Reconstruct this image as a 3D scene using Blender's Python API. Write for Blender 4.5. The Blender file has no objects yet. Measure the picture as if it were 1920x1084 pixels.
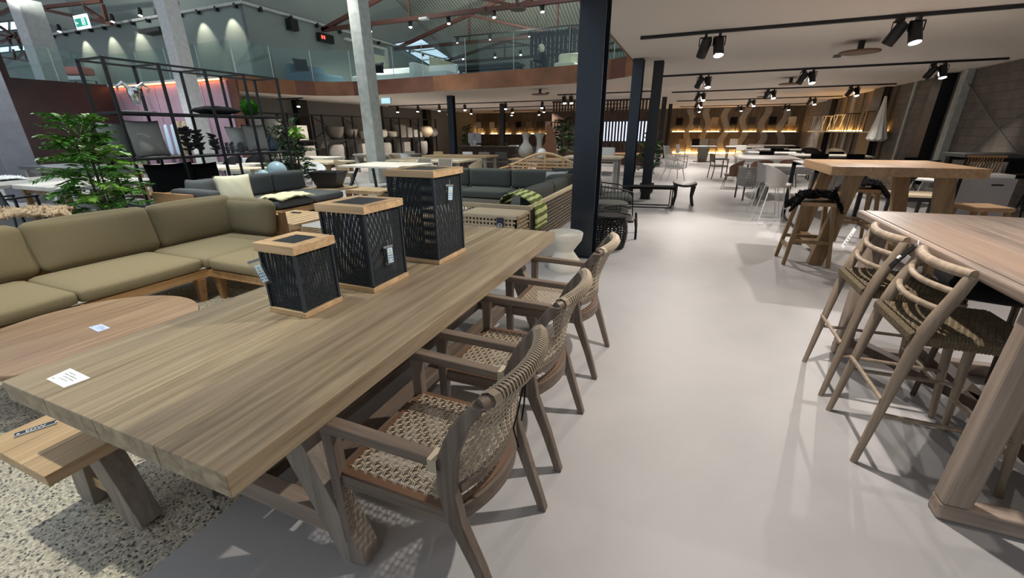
import bpy, bmesh, math, random
from mathutils import Vector, Matrix
random.seed(7)
PI=math.pi
scene=bpy.context.scene
col=scene.collection
# ---------- camera ----------
FOC=777.56; YAW=-0.390224; PIT=0.363161; ROL=-0.007989; HC=1.6
_cy,_sy=math.cos(YAW),math.sin(YAW); _cp,_sp=math.cos(PIT),math.sin(PIT)
fw=Vector((_sy*_cp,_cy*_cp,-_sp)); rt0=Vector((_cy,-_sy,0)); up0=rt0.cross(fw)
_cr,_sr=math.cos(ROL),math.sin(ROL)
rt=rt0*_cr+up0*_sr; up=up0*_cr-rt0*_sr
cam=bpy.data.objects.new('camera',bpy.data.cameras.new('camera')); col.objects.link(cam)
m=Matrix.Identity(4)
for i in range(3):
    m[i][0]=rt[i]; m[i][1]=up[i]; m[i][2]=-fw[i]
m[0][3]=0; m[1][3]=0; m[2][3]=HC
cam.matrix_world=m
cam.data.sensor_width=36; cam.data.lens=FOC/1920*36; cam.data.clip_start=.05; cam.data.clip_end=300
scene.camera=cam
def at(u,v,z):
    "survey helper: the photo point (u,v) known to lie at height z, in metres"
    r=rt*((u-960)/FOC)+up*((542-v)/FOC)+fw
    t=(z-HC)/r.z
    return Vector((r.x*t,r.y*t,z))
# ---------- materials ----------
MT={}
def newmat(name):
    mt=bpy.data.materials.new(name); mt.use_nodes=True
    nt=mt.node_tree; b=nt.nodes['Principled BSDF']; return mt,nt,b
def plain(name,c,rough=.6,metal=0,spec=.5,var=0,scale=8,bump=0,coat=0):
    mt,nt,b=newmat(name)
    b.inputs['Base Color'].default_value=(*c,1); b.inputs['Roughness'].default_value=rough
    b.inputs['Metallic'].default_value=metal; b.inputs['Specular IOR Level'].default_value=spec
    if coat: b.inputs['Coat Weight'].default_value=coat
    if var or bump:
        tc=nt.nodes.new('ShaderNodeTexCoord'); n=nt.nodes.new('ShaderNodeTexNoise'); n.inputs['Scale'].default_value=scale
        n.inputs['Detail'].default_value=6; nt.links.new(tc.outputs['Object'],n.inputs['Vector'])
        if var:
            r=nt.nodes.new('ShaderNodeValToRGB'); r.color_ramp.elements[0].position=.3; r.color_ramp.elements[1].position=.7
            r.color_ramp.elements[0].color=(*[x*(1-var) for x in c],1); r.color_ramp.elements[1].color=(*[min(1,x*(1+var)) for x in c],1)
            nt.links.new(n.outputs['Fac'],r.inputs['Fac']); nt.links.new(r.outputs['Color'],b.inputs['Base Color'])
        if bump:
            bp=nt.nodes.new('ShaderNodeBump'); bp.inputs['Strength'].default_value=bump; bp.inputs['Distance'].default_value=.01
            nt.links.new(n.outputs['Fac'],bp.inputs['Height']); nt.links.new(bp.outputs['Normal'],b.inputs['Normal'])
    MT[name]=mt; return mt
def wood(name,dark,light,axis='Y',rough=.5,scale=1.0,spec=.4,con=.5,third=None):
    mt,nt,b=newmat(name)
    tc=nt.nodes.new('ShaderNodeTexCoord'); mp=nt.nodes.new('ShaderNodeMapping')
    s={'X':(1.2,26,26),'Y':(26,1.2,26),'Z':(26,26,1.2)}[axis]
    mp.inputs['Scale'].default_value=[x*scale for x in s]
    nt.links.new(tc.outputs['Object'],mp.inputs['Vector'])
    n=nt.nodes.new('ShaderNodeTexNoise'); n.inputs['Scale'].default_value=1; n.inputs['Detail'].default_value=8; n.inputs['Roughness'].default_value=.62
    n.inputs['Distortion'].default_value=.6
    nt.links.new(mp.outputs['Vector'],n.inputs['Vector'])
    n2=nt.nodes.new('ShaderNodeTexNoise'); n2.inputs['Scale'].default_value=1.6*scale; n2.inputs['Detail'].default_value=3
    mp2=nt.nodes.new('ShaderNodeMapping'); mp2.inputs['Scale'].default_value=[{True:.5,False:2.5}[a==axis] for a in 'XYZ']
    nt.links.new(tc.outputs['Object'],mp2.inputs['Vector']); nt.links.new(mp2.outputs['Vector'],n2.inputs['Vector'])
    r=nt.nodes.new('ShaderNodeValToRGB'); r.color_ramp.elements[0].position=.5-con/2*.6; r.color_ramp.elements[1].position=.5+con/2*.6
    r.color_ramp.elements[0].color=(*dark,1); r.color_ramp.elements[1].color=(*light,1)
    nt.links.new(n.outputs['Fac'],r.inputs['Fac'])
    mx=nt.nodes.new('ShaderNodeMix'); mx.data_type='RGBA'; mx.blend_type='MIX'
    r2=nt.nodes.new('ShaderNodeValToRGB'); r2.color_ramp.elements[0].position=.42; r2.color_ramp.elements[1].position=.66
    r2.color_ramp.elements[0].color=(0,0,0,1); r2.color_ramp.elements[1].color=(.55,.55,.55,1)
    nt.links.new(n2.outputs['Fac'],r2.inputs['Fac']); nt.links.new(r2.outputs['Color'],mx.inputs['Factor'])
    th=third or [d*.8 for d in dark]
    mx.inputs['B'].default_value=(*th,1); nt.links.new(r.outputs['Color'],mx.inputs['A'])
    nt.links.new(mx.outputs['Result'],b.inputs['Base Color'])
    b.inputs['Roughness'].default_value=rough; b.inputs['Specular IOR Level'].default_value=spec
    bp=nt.nodes.new('ShaderNodeBump'); bp.inputs['Strength'].default_value=.15; bp.inputs['Distance'].default_value=.004
    nt.links.new(n.outputs['Fac'],bp.inputs['Height']); nt.links.new(bp.outputs['Normal'],b.inputs['Normal'])
    MT[name]=mt; return mt
def emit(name,c,s):
    mt,nt,b=newmat(name); b.inputs['Base Color'].default_value=(*c,1)
    b.inputs['Emission Color'].default_value=(*c,1); b.inputs['Emission Strength'].default_value=s
    MT[name]=mt; return mt
def glass(name,c=(.85,.95,.93),alpha=.12,rough=.02):
    mt,nt,b=newmat(name)
    out=nt.nodes['Material Output']; nt.nodes.remove(b)
    t=nt.nodes.new('ShaderNodeBsdfTransparent'); t.inputs['Color'].default_value=(*c,1)
    g=nt.nodes.new('ShaderNodeBsdfGlossy'); g.inputs['Roughness'].default_value=rough; g.inputs['Color'].default_value=(.9,1,.98,1)
    f=nt.nodes.new('ShaderNodeLayerWeight'); pw=nt.nodes.new('ShaderNodeMath'); pw.operation='POWER'; pw.inputs[1].default_value=4; nt.links.new(f.outputs['Facing'],pw.inputs[0])
    ml=nt.nodes.new('ShaderNodeMath'); ml.operation='MULTIPLY'; ml.inputs[1].default_value=.5; nt.links.new(pw.outputs[0],ml.inputs[0])
    ad=nt.nodes.new('ShaderNodeMath'); ad.operation='ADD'; ad.inputs[1].default_value=alpha
    nt.links.new(ml.outputs[0],ad.inputs[0])
    x=nt.nodes.new('ShaderNodeMixShader'); nt.links.new(ad.outputs[0],x.inputs[0]); nt.links.new(t.outputs[0],x.inputs[1]); nt.links.new(g.outputs[0],x.inputs[2])
    nt.links.new(x.outputs[0],out.inputs['Surface']); MT[name]=mt; return mt
# ---------- mesh builder ----------
def rotz(a): return Matrix.Rotation(a,3,'Z')
class B:
    def __init__(s): s.v=[]; s.f=[]
    def add(s,vs,fs):
        o=len(s.v); s.v+= [tuple(p) for p in vs]; s.f+=[tuple(i+o for i in f) for f in fs]; return s
    def box(s,c,d,R=None):
        vs=[]
        for k in range(8):
            p=Vector(((k&1)-.5,((k>>1)&1)-.5,((k>>2)&1)-.5)); p=Vector((p.x*d[0],p.y*d[1],p.z*d[2]))
            if R is not None: p=R@p
            vs.append(p+Vector(c))
        return s.add(vs,[(0,2,3,1),(4,5,7,6),(0,1,5,4),(2,6,7,3),(0,4,6,2),(1,3,7,5)])
    def b2(s,x0,x1,y0,y1,z0,z1): return s.box(((x0+x1)/2,(y0+y1)/2,(z0+z1)/2),(abs(x1-x0),abs(y1-y0),abs(z1-z0)))
    def bar(s,p0,p1,w,h,w1=None,h1=None,side=None):
        p0=Vector(p0);p1=Vector(p1);d=(p1-p0).normalized()
        a=Vector(side) if side is not None else Vector((0,0,1))
        if abs(d.dot(a))>.99: a=Vector((0,1,0))
        x=d.cross(a).normalized(); y=x.cross(d).normalized()
        w1=w1 or w; h1=h1 or h; vs=[]
        for p,ww,hh in ((p0,w,h),(p1,w1,h1)):
            for sx,sy in ((-1,-1),(1,-1),(1,1),(-1,1)): vs.append(p+x*ww/2*sx+y*hh/2*sy)
        return s.add(vs,[(3,2,1,0),(4,5,6,7),(0,1,5,4),(1,2,6,5),(2,3,7,6),(3,0,4,7)])
    def tube(s,pts,r,n=6,closed=False,cap=True,flat=1.0):
        P=[Vector(p) for p in pts]; N=len(P)
        rr=r if hasattr(r,'__len__') else [r]*N
        vs=[];fs=[]; prev=None
        for i,p in enumerate(P):
            if closed: d=P[(i+1)%N]-P[i-1]
            else: d=P[min(i+1,N-1)]-P[max(i-1,0)]
            if d.length<1e-9: d=Vector((0,0,1))
            d.normalize()
            if prev is None:
                a=Vector((0,0,1)) if abs(d.z)<.9 else Vector((0,1,0))
                x=d.cross(a).normalized()
            else:
                x=(prev-d*prev.dot(d)); x=x.normalized() if x.length>1e-6 else d.cross(Vector((1,0,0))).normalized()
            prev=x; y=d.cross(x)
            for k in range(n):
                t=2*PI*k/n; vs.append(p+x*math.cos(t)*rr[i]+y*math.sin(t)*rr[i]*flat)
        for i in range(N if closed else N-1):
            j=(i+1)%N
            for k in range(n): fs.append((i*n+k,i*n+(k+1)%n,j*n+(k+1)%n,j*n+k))
        if cap and not closed:
            fs.append(tuple(range(n))[::-1]); fs.append(tuple((N-1)*n+k for k in range(n)))
        return s.add(vs,fs)
    def lathe(s,prof,c=(0,0,0),n=24,sx=1,sy=1,capb=True,capt=True):
        vs=[];fs=[];M=len(prof)
        for r,z in prof:
            for k in range(n):
                t=2*PI*k/n; vs.append((c[0]+r*math.cos(t)*sx,c[1]+r*math.sin(t)*sy,c[2]+z))
        for i in range(M-1):
            for k in range(n): fs.append((i*n+k,i*n+(k+1)%n,(i+1)*n+(k+1)%n,(i+1)*n+k))
        if capb: fs.append(tuple(range(n))[::-1])
        if capt: fs.append(tuple((M-1)*n+k for k in range(n)))
        return s.add(vs,fs)
    def prism(s,poly,z0,z1):
        n=len(poly); vs=[(x,y,z0) for x,y in poly]+[(x,y,z1) for x,y in poly]
        return s.add(vs,[tuple(range(n))[::-1],tuple(range(n,2*n))]+[(i,(i+1)%n,n+(i+1)%n,n+i) for i in range(n)])
    def extr(s,poly,d):
        "3-d outline pushed along the vector d"
        n=len(poly); d=Vector(d); P=[Vector(p) for p in poly]
        return s.add(P+[p+d for p in P],[tuple(range(n))[::-1],tuple(range(n,2*n))]+[(i,(i+1)%n,n+(i+1)%n,n+i) for i in range(n)])
    def rbox(s,c,d,r=.03,n=8,puff=0,R=None,lump=0):
        h=[x/2 for x in d]; r=min(r,min(h)*.98); g=[]
        m_=n//2
        for i in range(n+1):
            t=-1+2*i/n; g.append(math.copysign(abs(t)**.55,t) if t else 0)
        vid={};vs=[];fs=[]
        def V(p):
            key=tuple(round(x,5) for x in p)
            if key in vid: return vid[key]
            P=[p[k]*h[k] for k in range(3)]; Q=[max(-(h[k]-r),min(h[k]-r,P[k])) for k in range(3)]
            dd=Vector([P[k]-Q[k] for k in range(3)]); 
            if dd.length>1e-9: dd=dd.normalized()*r
            o=Vector(Q)+dd
            if puff:
                o.z+=math.copysign(puff*(1-p[0]**2)*(1-p[1]**2),p[2])*abs(p[2])
                o.x+=puff*.5*p[0]*(1-p[1]**2)*(1-p[2]**2); o.y+=puff*.5*p[1]*(1-p[0]**2)*(1-p[2]**2)
            if lump: o.z+=lump*math.sin(p[0]*5+p[1]*3+c[0]*7)*math.cos(p[1]*4-p[0]*2)
            if R is not None: o=R@o
            vid[key]=len(vs); vs.append(o+Vector(c)); return vid[key]
        for ax in range(3):
            for sg in (-1,1):
                for i in range(n):
                    for j in range(n):
                        q=[]
                        for a,b_ in ((i,j),(i+1,j),(i+1,j+1),(i,j+1)):
                            p=[0,0,0]; p[ax]=sg; p[(ax+1)%3]=g[a]; p[(ax+2)%3]=g[b_]; q.append(V(p))
                        fs.append(tuple(q if sg>0 else q[::-1]))
        return s.add(vs,fs)
    def pillow(s,c,w,h,t,R=None,n=12,pinch=.06):
        "square scatter cushion lying in local x-z, thickness along y"
        vs=[];fs=[]
        for sg in (-1,1):
            for i in range(n+1):
                for j in range(n+1):
                    x=-1+2*i/n;z=-1+2*j/n
                    e=((1-abs(x)**2.6)*(1-abs(z)**2.6))
                    y=sg*t/2*max(e,0)**.55
                    px=x*(w/2)*(1-pinch*(1-z*z)); pz=z*(h/2)*(1-pinch*(1-x*x))
                    p=Vector((px,y+.004*math.sin(x*9+z*5),pz))
                    if R is not None: p=R@p
                    vs.append(p+Vector(c))
        m_=(n+1)**2
        for i in range(n):
            for j in range(n):
                a=i*(n+1)+j;b_=a+n+1
                fs.append((a,b_,b_+1,a+1)); fs.append((m_+a,m_+a+1,m_+b_+1,m_+b_))
        return s.add(vs,fs)
    def xf(s,M):
        s.v=[tuple(M@Vector(p)) for p in s.v]; return s
    def mesh(s,name,mat,smooth=False,ang=None):
        me=bpy.data.meshes.new(name); me.from_pydata(s.v,[],s.f); me.update()
        bm=bmesh.new(); bm.from_mesh(me); bmesh.ops.remove_doubles(bm,verts=bm.verts,dist=1e-5)
        bmesh.ops.recalc_face_normals(bm,faces=bm.faces)
        if smooth:
            for f in bm.faces: f.smooth=True
            a=ang or .7
            for e in bm.edges:
                if len(e.link_faces)==2 and e.calc_face_angle(0)>a: e.smooth=False
        bm.to_mesh(me); bm.free()
        if mat is not None: me.materials.append(MT[mat] if isinstance(mat,str) else mat)
        return me
    def obj(s,name,mat,parent=None,smooth=False,ang=None,loc=None):
        o=bpy.data.objects.new(name,s.mesh(name,mat,smooth,ang)); col.objects.link(o)
        if parent: o.parent=parent
        if loc: o.location=loc
        return o
def bevel(o,w=.004,seg=2):
    md=o.modifiers.new('bevel','BEVEL'); md.width=w; md.segments=seg; md.limit_method='ANGLE'; md.angle_limit=.7; return o
def tag(o,label,cat,group=None):
    o['label']=label; o['category']=cat
    if group: o['group']=group
    return o
def thing(name,label,cat,loc=(0,0,0),rz=0,group=None,sc=1):
    o=bpy.data.objects.new(name,None); col.objects.link(o); o.location=loc; o.rotation_euler=(0,0,rz)
    if sc!=1: o.scale=(sc,)*3 if not hasattr(sc,'__len__') else sc
    o.empty_display_size=.1
    return tag(o,label,cat,group)
def struct(name,b,mat,smooth=False):
    o=b.obj(name,mat,None,smooth); o['kind']='structure'; return o
KIDS={}
def dup(root,loc,rz,label,group=None,sc=None,mats=None,kids=True):
    r=root.copy(); col.objects.link(r); r.location=loc; r.rotation_euler=(0,0,rz); r['label']=label
    if group: r['group']=group
    elif 'group' in r.keys(): del r['group']
    if sc: r.scale=(sc,)*3 if not hasattr(sc,'__len__') else sc
    def cp(src,dst):
        for ch in [o for o in ALL() if o.parent==src]:
            c=ch.copy(); col.objects.link(c); c.parent=dst
            if mats and c.data and c.name.split('.')[0] in mats:
                c.material_slots[0].link='OBJECT'; c.material_slots[0].material=MT[mats[c.name.split('.')[0]]]
            cp(ch,c)
    if kids: cp(root,r)
    return r
def ALL(): return list(col.objects)
def dupn(root,loc,rz,label,group=None,**k): return dup(root,loc,rz,label,group,**k)
# ---------- palette ----------
wood('table_wood',(.175,.128,.078),(.47,.375,.235),'Y',.42,.8,con=.62,third=(.235,.18,.13))
wood('table_leg_wood',(.20,.165,.13),(.34,.29,.235),'Z',.6,.9)
wood('chair_wood_x',(.115,.085,.062),(.235,.175,.13),'X',.5,1.4)
wood('chair_wood_y',(.115,.085,.062),(.235,.175,.13),'Y',.5,1.4)
wood('chair_wood_z',(.115,.085,.062),(.23,.18,.14),'Z',.5,1.4)
wood('teak_y',(.36,.19,.075),(.56,.33,.15),'Y',.5,1.2)
wood('teak_x',(.36,.19,.075),(.56,.33,.15),'X',.5,1.2)
wood('teak_z',(.20,.105,.04),(.36,.19,.08),'Z',.5,1.2)
wood('pale_teak_x',(.50,.33,.17),(.68,.48,.28),'X',.5,1.3)
wood('pale_teak_y',(.50,.33,.17),(.68,.48,.28),'Y',.5,1.3)
wood('grey_teak_y',(.17,.128,.10),(.31,.235,.185),'Y',.45,1.0,third=(.30,.19,.13))
wood('grey_teak_z',(.25,.19,.145),(.40,.31,.24),'Z',.5,1.1)
wood('grey_teak_x',(.25,.19,.145),(.42,.32,.25),'X',.5,1.1)
wood('stool_wood',(.215,.16,.11),(.37,.285,.20),'Z',.5,1.2)
wood('bar_wood_y',(.33,.195,.095),(.52,.33,.18),'Y',.35,1.1)
wood('bar_wood_z',(.19,.12,.055),(.32,.205,.10),'Z',.5,1.1)
wood('round_top_wood',(.235,.145,.085),(.40,.265,.165),'Y',.38,1.1)
wood('white_wood',(.70,.64,.55),(.86,.80,.70),'Y',.5,.8)
wood('cream_wood',(.62,.52,.36),(.78,.68,.50),'X',.5,.8)
wood('dark_wood',(.045,.025,.016),(.10,.055,.035),'Z',.55,1)
wood('brown_board',(.10,.08,.062),(.19,.155,.12),'Z',.7,.35)
plain('olive_fabric',(.245,.20,.12),.95,var=.12,scale=260,bump=.35,spec=.15)
plain('grey_fabric',(.105,.11,.11),.95,var=.1,scale=260,bump=.3,spec=.15)
plain('charcoal_fabric',(.085,.09,.08),.95,var=.1,scale=240,bump=.3,spec=.15)
plain('light_grey_fabric',(.33,.33,.31),.95,var=.08,scale=200,bump=.3,spec=.15)
plain('cream_fabric',(.72,.68,.50),.95,var=.06,scale=60,bump=.3,spec=.1)
plain('white_fabric',(.8,.8,.78),.9,var=.05,scale=60,bump=.2,spec=.1)
plain('black_fabric',(.008,.008,.009),.9,spec=.2)
plain('fur_cream',(.78,.72,.48),1,var=.2,scale=90,bump=1,spec=.05)
plain('fur_tan',(.62,.46,.30),1,var=.3,scale=60,bump=1,spec=.05)
plain('fur_black',(.006,.006,.007),1,var=.5,scale=90,bump=1,spec=.1)
plain('navy_steel',(.012,.019,.03),.3,spec=.6,metal=.2)
plain('black_steel',(.010,.010,.011),.4,spec=.5)
plain('grey_steel',(.11,.12,.12),.45,spec=.5)
plain('white_steel',(.72,.72,.70),.35)
plain('concrete',(.40,.42,.39),.85,var=.16,scale=6,bump=.5)
plain('concrete_light',(.58,.57,.55),.85,var=.1,scale=9,bump=.3)
plain('cement_white',(.74,.70,.60),.55,var=.04,scale=10)
plain('pot_grey',(.34,.32,.285),.8,var=.1,scale=6)
plain('pot_brown',(.17,.145,.12),.8,var=.1,scale=6)
plain('pot_black',(.03,.03,.032),.7)
plain('rope_black',(.030,.037,.042),.8,spec=.25)
plain('rope_panel_edge',(.022,.032,.042),.55)
plain('solar_panel',(.02,.022,.027),.35,spec=.5)
plain('cord',(.52,.43,.31),.6,spec=.4)
plain('cord_dark',(.10,.08,.06),.6)
plain('leather_tan',(.15,.08,.045),.5)
plain('leather_dark',(.022,.018,.016),.45)
plain('rope_grey',(.46,.43,.40),.9,spec=.2)
plain('rope_beige',(.55,.45,.31),.9,spec=.2)
plain('rope_taupe',(.25,.215,.17),.9,spec=.2)
plain('seagrass',(.15,.115,.072),.9,var=.25,scale=90,spec=.15,bump=.5)
plain('seagrass_dark',(.06,.052,.042),.9,var=.25,scale=90,spec=.15)
plain('wicker',(.42,.30,.18),.8,var=.15,scale=60)
plain('paper',(.88,.88,.86),.8)
plain('paper_blue',(.55,.65,.95),.8)
plain('ink',(.03,.03,.035),.8)
plain('ink_grey',(.25,.25,.27),.8)
plain('navy_label',(.02,.025,.05),.4)
plain('plastic_blue_white',(.62,.80,.92),.3)
plain('button_dark',(.02,.05,.10),.4)
plain('button_red',(.6,.05,.06),.4)
plain('button_green',(.1,.35,.2),.4)
plain('button_yellow',(.85,.75,.15),.4)
plain('plaster_white',(.74,.68,.62),.9,spec=.2)
plain('cabinet_grey',(.33,.32,.32),.6)
plain('plaster_grey',(.27,.30,.28),.9,spec=.2)
plain('concrete_dark',(.17,.17,.19),.9,var=.12,scale=5,bump=.3)  # darker purple-grey concrete of the pillar at the left edge
plain('dark_wall',(.05,.048,.044),.9,spec=.2)
plain('shelf_wall',(.26,.25,.23),.9,spec=.2)
plain('maroon_wall',(.030,.014,.013),.55,var=.3,scale=2)
plain('mauve_panel',(.42,.28,.34),.6,var=.1,scale=1.5)
plain('corten',(.26,.105,.045),.6,var=.35,scale=1.3)
plain('corten_dark',(.14,.05,.028),.55,var=.25,scale=2)
plain('rust_steel',(.10,.035,.025),.6)
plain('leaf',(.07,.20,.025),.5,var=.35,scale=9,spec=.4)
plain('leaf_light',(.22,.42,.06),.5,var=.3,scale=9,spec=.4)
plain('leaf_dark',(.022,.055,.018),.5,var=.3,scale=9,spec=.4)
plain('stem',(.06,.05,.025),.8)
plain('moss',(.02,.10,.006),1,var=.4,scale=60,bump=1,spec=.1)
plain('chrome',(.75,.75,.75),.12,metal=1)
plain('silver',(.50,.51,.53),.35,metal=.15)
plain('skin',(.55,.36,.27),.6)
plain('hair_blond',(.75,.68,.50),.7,var=.2,scale=60)
plain('blue_ceramic',(.50,.68,.75),.35)
plain('slate_ceramic',(.045,.075,.095),.3)
plain('terracotta_cushion',(.30,.14,.07),.9)
plain('red_cloth',(.75,.22,.18),.8)
plain('blue_cloth',(.07,.13,.17),.9)
emit('lamp_glow',(1,.93,.84),40)
emit('lamp_soft',(1,.96,.9),4)
emit('led_warm',(1,.56,.18),48)
emit('led_orange',(1,.30,.09),14)
emit('sky_light',(.62,.78,1.0),1.5)
emit('sky_dim',(.66,.82,1.0),.75)
emit('exit_green',(.02,.28,.20),.9)
emit('exit_white',(.8,1,.95),.9)
emit('sign_blue',(.45,.75,.85),.9)
emit('red_led',(1,.05,.03),5)
emit('screen_blue',(.62,.72,1),1.6)
glass('glass_rail',(.90,.965,.95),.02)
glass('clear_bag',(.93,.93,.95),.05,.08)
glass('acrylic',(.93,.95,.95),.10,.03)
# striped throw
def striped():
    mt,nt,b=newmat('striped_throw'); tc=nt.nodes.new('ShaderNodeTexCoord'); w=nt.nodes.new('ShaderNodeTexWave')
    w.wave_type='BANDS'; w.bands_direction='Y'; w.inputs['Scale'].default_value=4; w.inputs['Distortion'].default_value=.5; w.inputs['Detail Scale'].default_value=.6
    r=nt.nodes.new('ShaderNodeValToRGB'); r.color_ramp.elements[0].color=(.12,.15,.03,1); r.color_ramp.elements[1].color=(.60,.66,.28,1)
    r.color_ramp.elements[0].position=.35; r.color_ramp.elements[1].position=.6
    mp=nt.nodes.new('ShaderNodeMapping'); nt.links.new(tc.outputs['UV'],mp.inputs[0]); mp.inputs['Rotation'].default_value=(0,0,0)
    nt.links.new(mp.outputs[0],w.inputs['Vector']); nt.links.new(w.outputs['Fac'],r.inputs['Fac']); nt.links.new(r.outputs['Color'],b.inputs['Base Color'])
    b.inputs['Roughness'].default_value=.95; MT['striped_throw']=mt
striped()
# polished floor
def floor_mat():
    mt,nt,b=newmat('polished_concrete'); tc=nt.nodes.new('ShaderNodeTexCoord')
    n=nt.nodes.new('ShaderNodeTexNoise'); n.inputs['Scale'].default_value=.9; n.inputs['Detail'].default_value=9; n.inputs['Distortion'].default_value=.35; n.inputs['Roughness'].default_value=.6
    nt.links.new(tc.outputs['Object'],n.inputs['Vector'])
    r=nt.nodes.new('ShaderNodeValToRGB'); e=r.color_ramp.elements; e[0].position=.3; e[0].color=(.37,.358,.35,1); e[1].position=.7; e[1].color=(.475,.457,.445,1)
    nt.links.new(n.outputs['Fac'],r.inputs['Fac']); nt.links.new(r.outputs['Color'],b.inputs['Base Color'])
    r2=nt.nodes.new('ShaderNodeMapRange'); r2.inputs['From Min'].default_value=.3; r2.inputs['From Max'].default_value=.7; r2.inputs['To Min'].default_value=.42; r2.inputs['To Max'].default_value=.58
    nt.links.new(n.outputs['Fac'],r2.inputs['Value']); nt.links.new(r2.outputs[0],b.inputs['Roughness']); b.inputs['Specular IOR Level'].default_value=.35
    MT['polished_concrete']=mt
floor_mat()
def terrazzo():
    mt,nt,b=newmat('exposed_aggregate'); tc=nt.nodes.new('ShaderNodeTexCoord')
    mp=nt.nodes.new('ShaderNodeMapping'); mp.inputs['Scale'].default_value=(1,1,1)
    nt.links.new(tc.outputs['Object'],mp.inputs[0])
    v=nt.nodes.new('ShaderNodeTexVoronoi'); v.inputs['Scale'].default_value=120; v.feature='F1'
    n=nt.nodes.new('ShaderNodeTexNoise'); n.inputs['Scale'].default_value=40; n.inputs['Detail'].default_value=4
    nt.links.new(mp.outputs[0],v.inputs['Vector']); nt.links.new(mp.outputs[0],n.inputs['Vector'])
    r=nt.nodes.new('ShaderNodeValToRGB'); e=r.color_ramp.elements
    e[0].position=0; e[0].color=(.02,.02,.022,1); e[1].position=1; e[1].color=(.72,.65,.50,1)
    e2=e.new(.09); e2.color=(.10,.095,.09,1); e3=e.new(.17); e3.color=(.34,.31,.25,1); e4=e.new(.6); e4.color=(.58,.52,.41,1)
    sep=nt.nodes.new('ShaderNodeSeparateColor'); nt.links.new(v.outputs['Color'],sep.inputs[0])
    nt.links.new(sep.outputs[0],r.inputs['Fac'])
    mx=nt.nodes.new('ShaderNodeMix'); mx.data_type='RGBA'; mx.blend_type='MULTIPLY'; mx.inputs['Factor'].default_value=.7
    r3=nt.nodes.new('ShaderNodeValToRGB'); r3.color_ramp.elements[0].position=.35; r3.color_ramp.elements[0].color=(.62,.60,.57,1); r3.color_ramp.elements[1].position=.55
    nt.links.new(n.outputs['Fac'],r3.inputs['Fac'])
    nt.links.new(r.outputs['Color'],mx.inputs['A']); nt.links.new(r3.outputs['Color'],mx.inputs['B']); nt.links.new(mx.outputs['Result'],b.inputs['Base Color'])
    b.inputs['Roughness'].default_value=.5; MT['exposed_aggregate']=mt
terrazzo()
def blocks():
    mt,nt,b=newmat('grey_blockwork'); tc=nt.nodes.new('ShaderNodeTexCoord')
    mp=nt.nodes.new('ShaderNodeMapping'); mp.inputs['Rotation'].default_value=(0,PI/2,PI/2)
    nt.links.new(tc.outputs['Object'],mp.inputs[0])
    sp=nt.nodes.new('ShaderNodeSeparateXYZ'); nt.links.new(tc.outputs['Object'],sp.inputs[0])
    cb=nt.nodes.new('ShaderNodeCombineXYZ'); nt.links.new(sp.outputs['Y'],cb.inputs['X']); nt.links.new(sp.outputs['Z'],cb.inputs['Y'])
    k=nt.nodes.new('ShaderNodeTexBrick'); k.inputs['Scale'].default_value=1; k.inputs['Brick Width'].default_value=.8; k.inputs['Row Height'].default_value=.2; k.inputs['Mortar Size'].default_value=.008
    k.inputs['Color1'].default_value=(.20,.175,.145,1); k.inputs['Color2'].default_value=(.25,.215,.18,1); k.inputs['Mortar'].default_value=(.14,.125,.105,1)
    nt.links.new(cb.outputs[0],k.inputs['Vector']); 
    n=nt.nodes.new('ShaderNodeTexNoise'); n.inputs['Scale'].default_value=3; n.inputs['Detail'].default_value=6; nt.links.new(tc.outputs['Object'],n.inputs['Vector'])
    mx=nt.nodes.new('ShaderNodeMix'); mx.data_type='RGBA'; mx.blend_type='MULTIPLY'; mx.inputs['Factor'].default_value=.6
    nt.links.new(k.outputs['Color'],mx.inputs['A']); nt.links.new(n.outputs['Fac'],mx.inputs['B']); nt.links.new(mx.outputs['Result'],b.inputs['Base Color'])
    b.inputs['Roughness'].default_value=.9; MT['grey_blockwork']=mt
blocks()
def corr(name,c1,c2,axis='X',s=4.6):
    mt,nt,b=newmat(name); tc=nt.nodes.new('ShaderNodeTexCoord'); w=nt.nodes.new('ShaderNodeTexWave'); w.bands_direction=axis; w.inputs['Scale'].default_value=s
    nt.links.new(tc.outputs['Object'],w.inputs['Vector']); r=nt.nodes.new('ShaderNodeValToRGB'); r.color_ramp.elements[0].color=(*c1,1); r.color_ramp.elements[1].color=(*c2,1)
    nt.links.new(w.outputs['Fac'],r.inputs['Fac']); nt.links.new(r.outputs['Color'],b.inputs['Base Color']); b.inputs['Roughness'].default_value=.6
    bp=nt.nodes.new('ShaderNodeBump'); bp.inputs['Strength'].default_value=.8; bp.inputs['Distance'].default_value=.03; nt.links.new(w.outputs['Fac'],bp.inputs['Height']); nt.links.new(bp.outputs['Normal'],b.inputs['Normal'])
    MT[name]=mt
corr('corrugated_sheet',(.22,.22,.19),(.46,.45,.38),'X',1.6)
def ray_(u,v): return rt*((u-960)/FOC)+up*((542-v)/FOC)+fw
def atx(u,v,x):
    r=ray_(u,v); return Vector((0,0,HC))+r*(x/r.x)
def aty(u,v,y):
    r=ray_(u,v); return Vector((0,0,HC))+r*(y/r.y)
CZ=3.05; FZ=3.55
# ---------- floors ----------
fl=B().b2(-1.75,8,-5,36,-.1,0).b2(-34,-6.2,-5,36,-.1,0).b2(-6.2,-1.75,3.2,36,-.1,0)
struct('floor',fl,'polished_concrete')
struct('floor',B().b2(-6.2,-1.75,-5,3.2,-.1,-.001),'exposed_aggregate')
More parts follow.
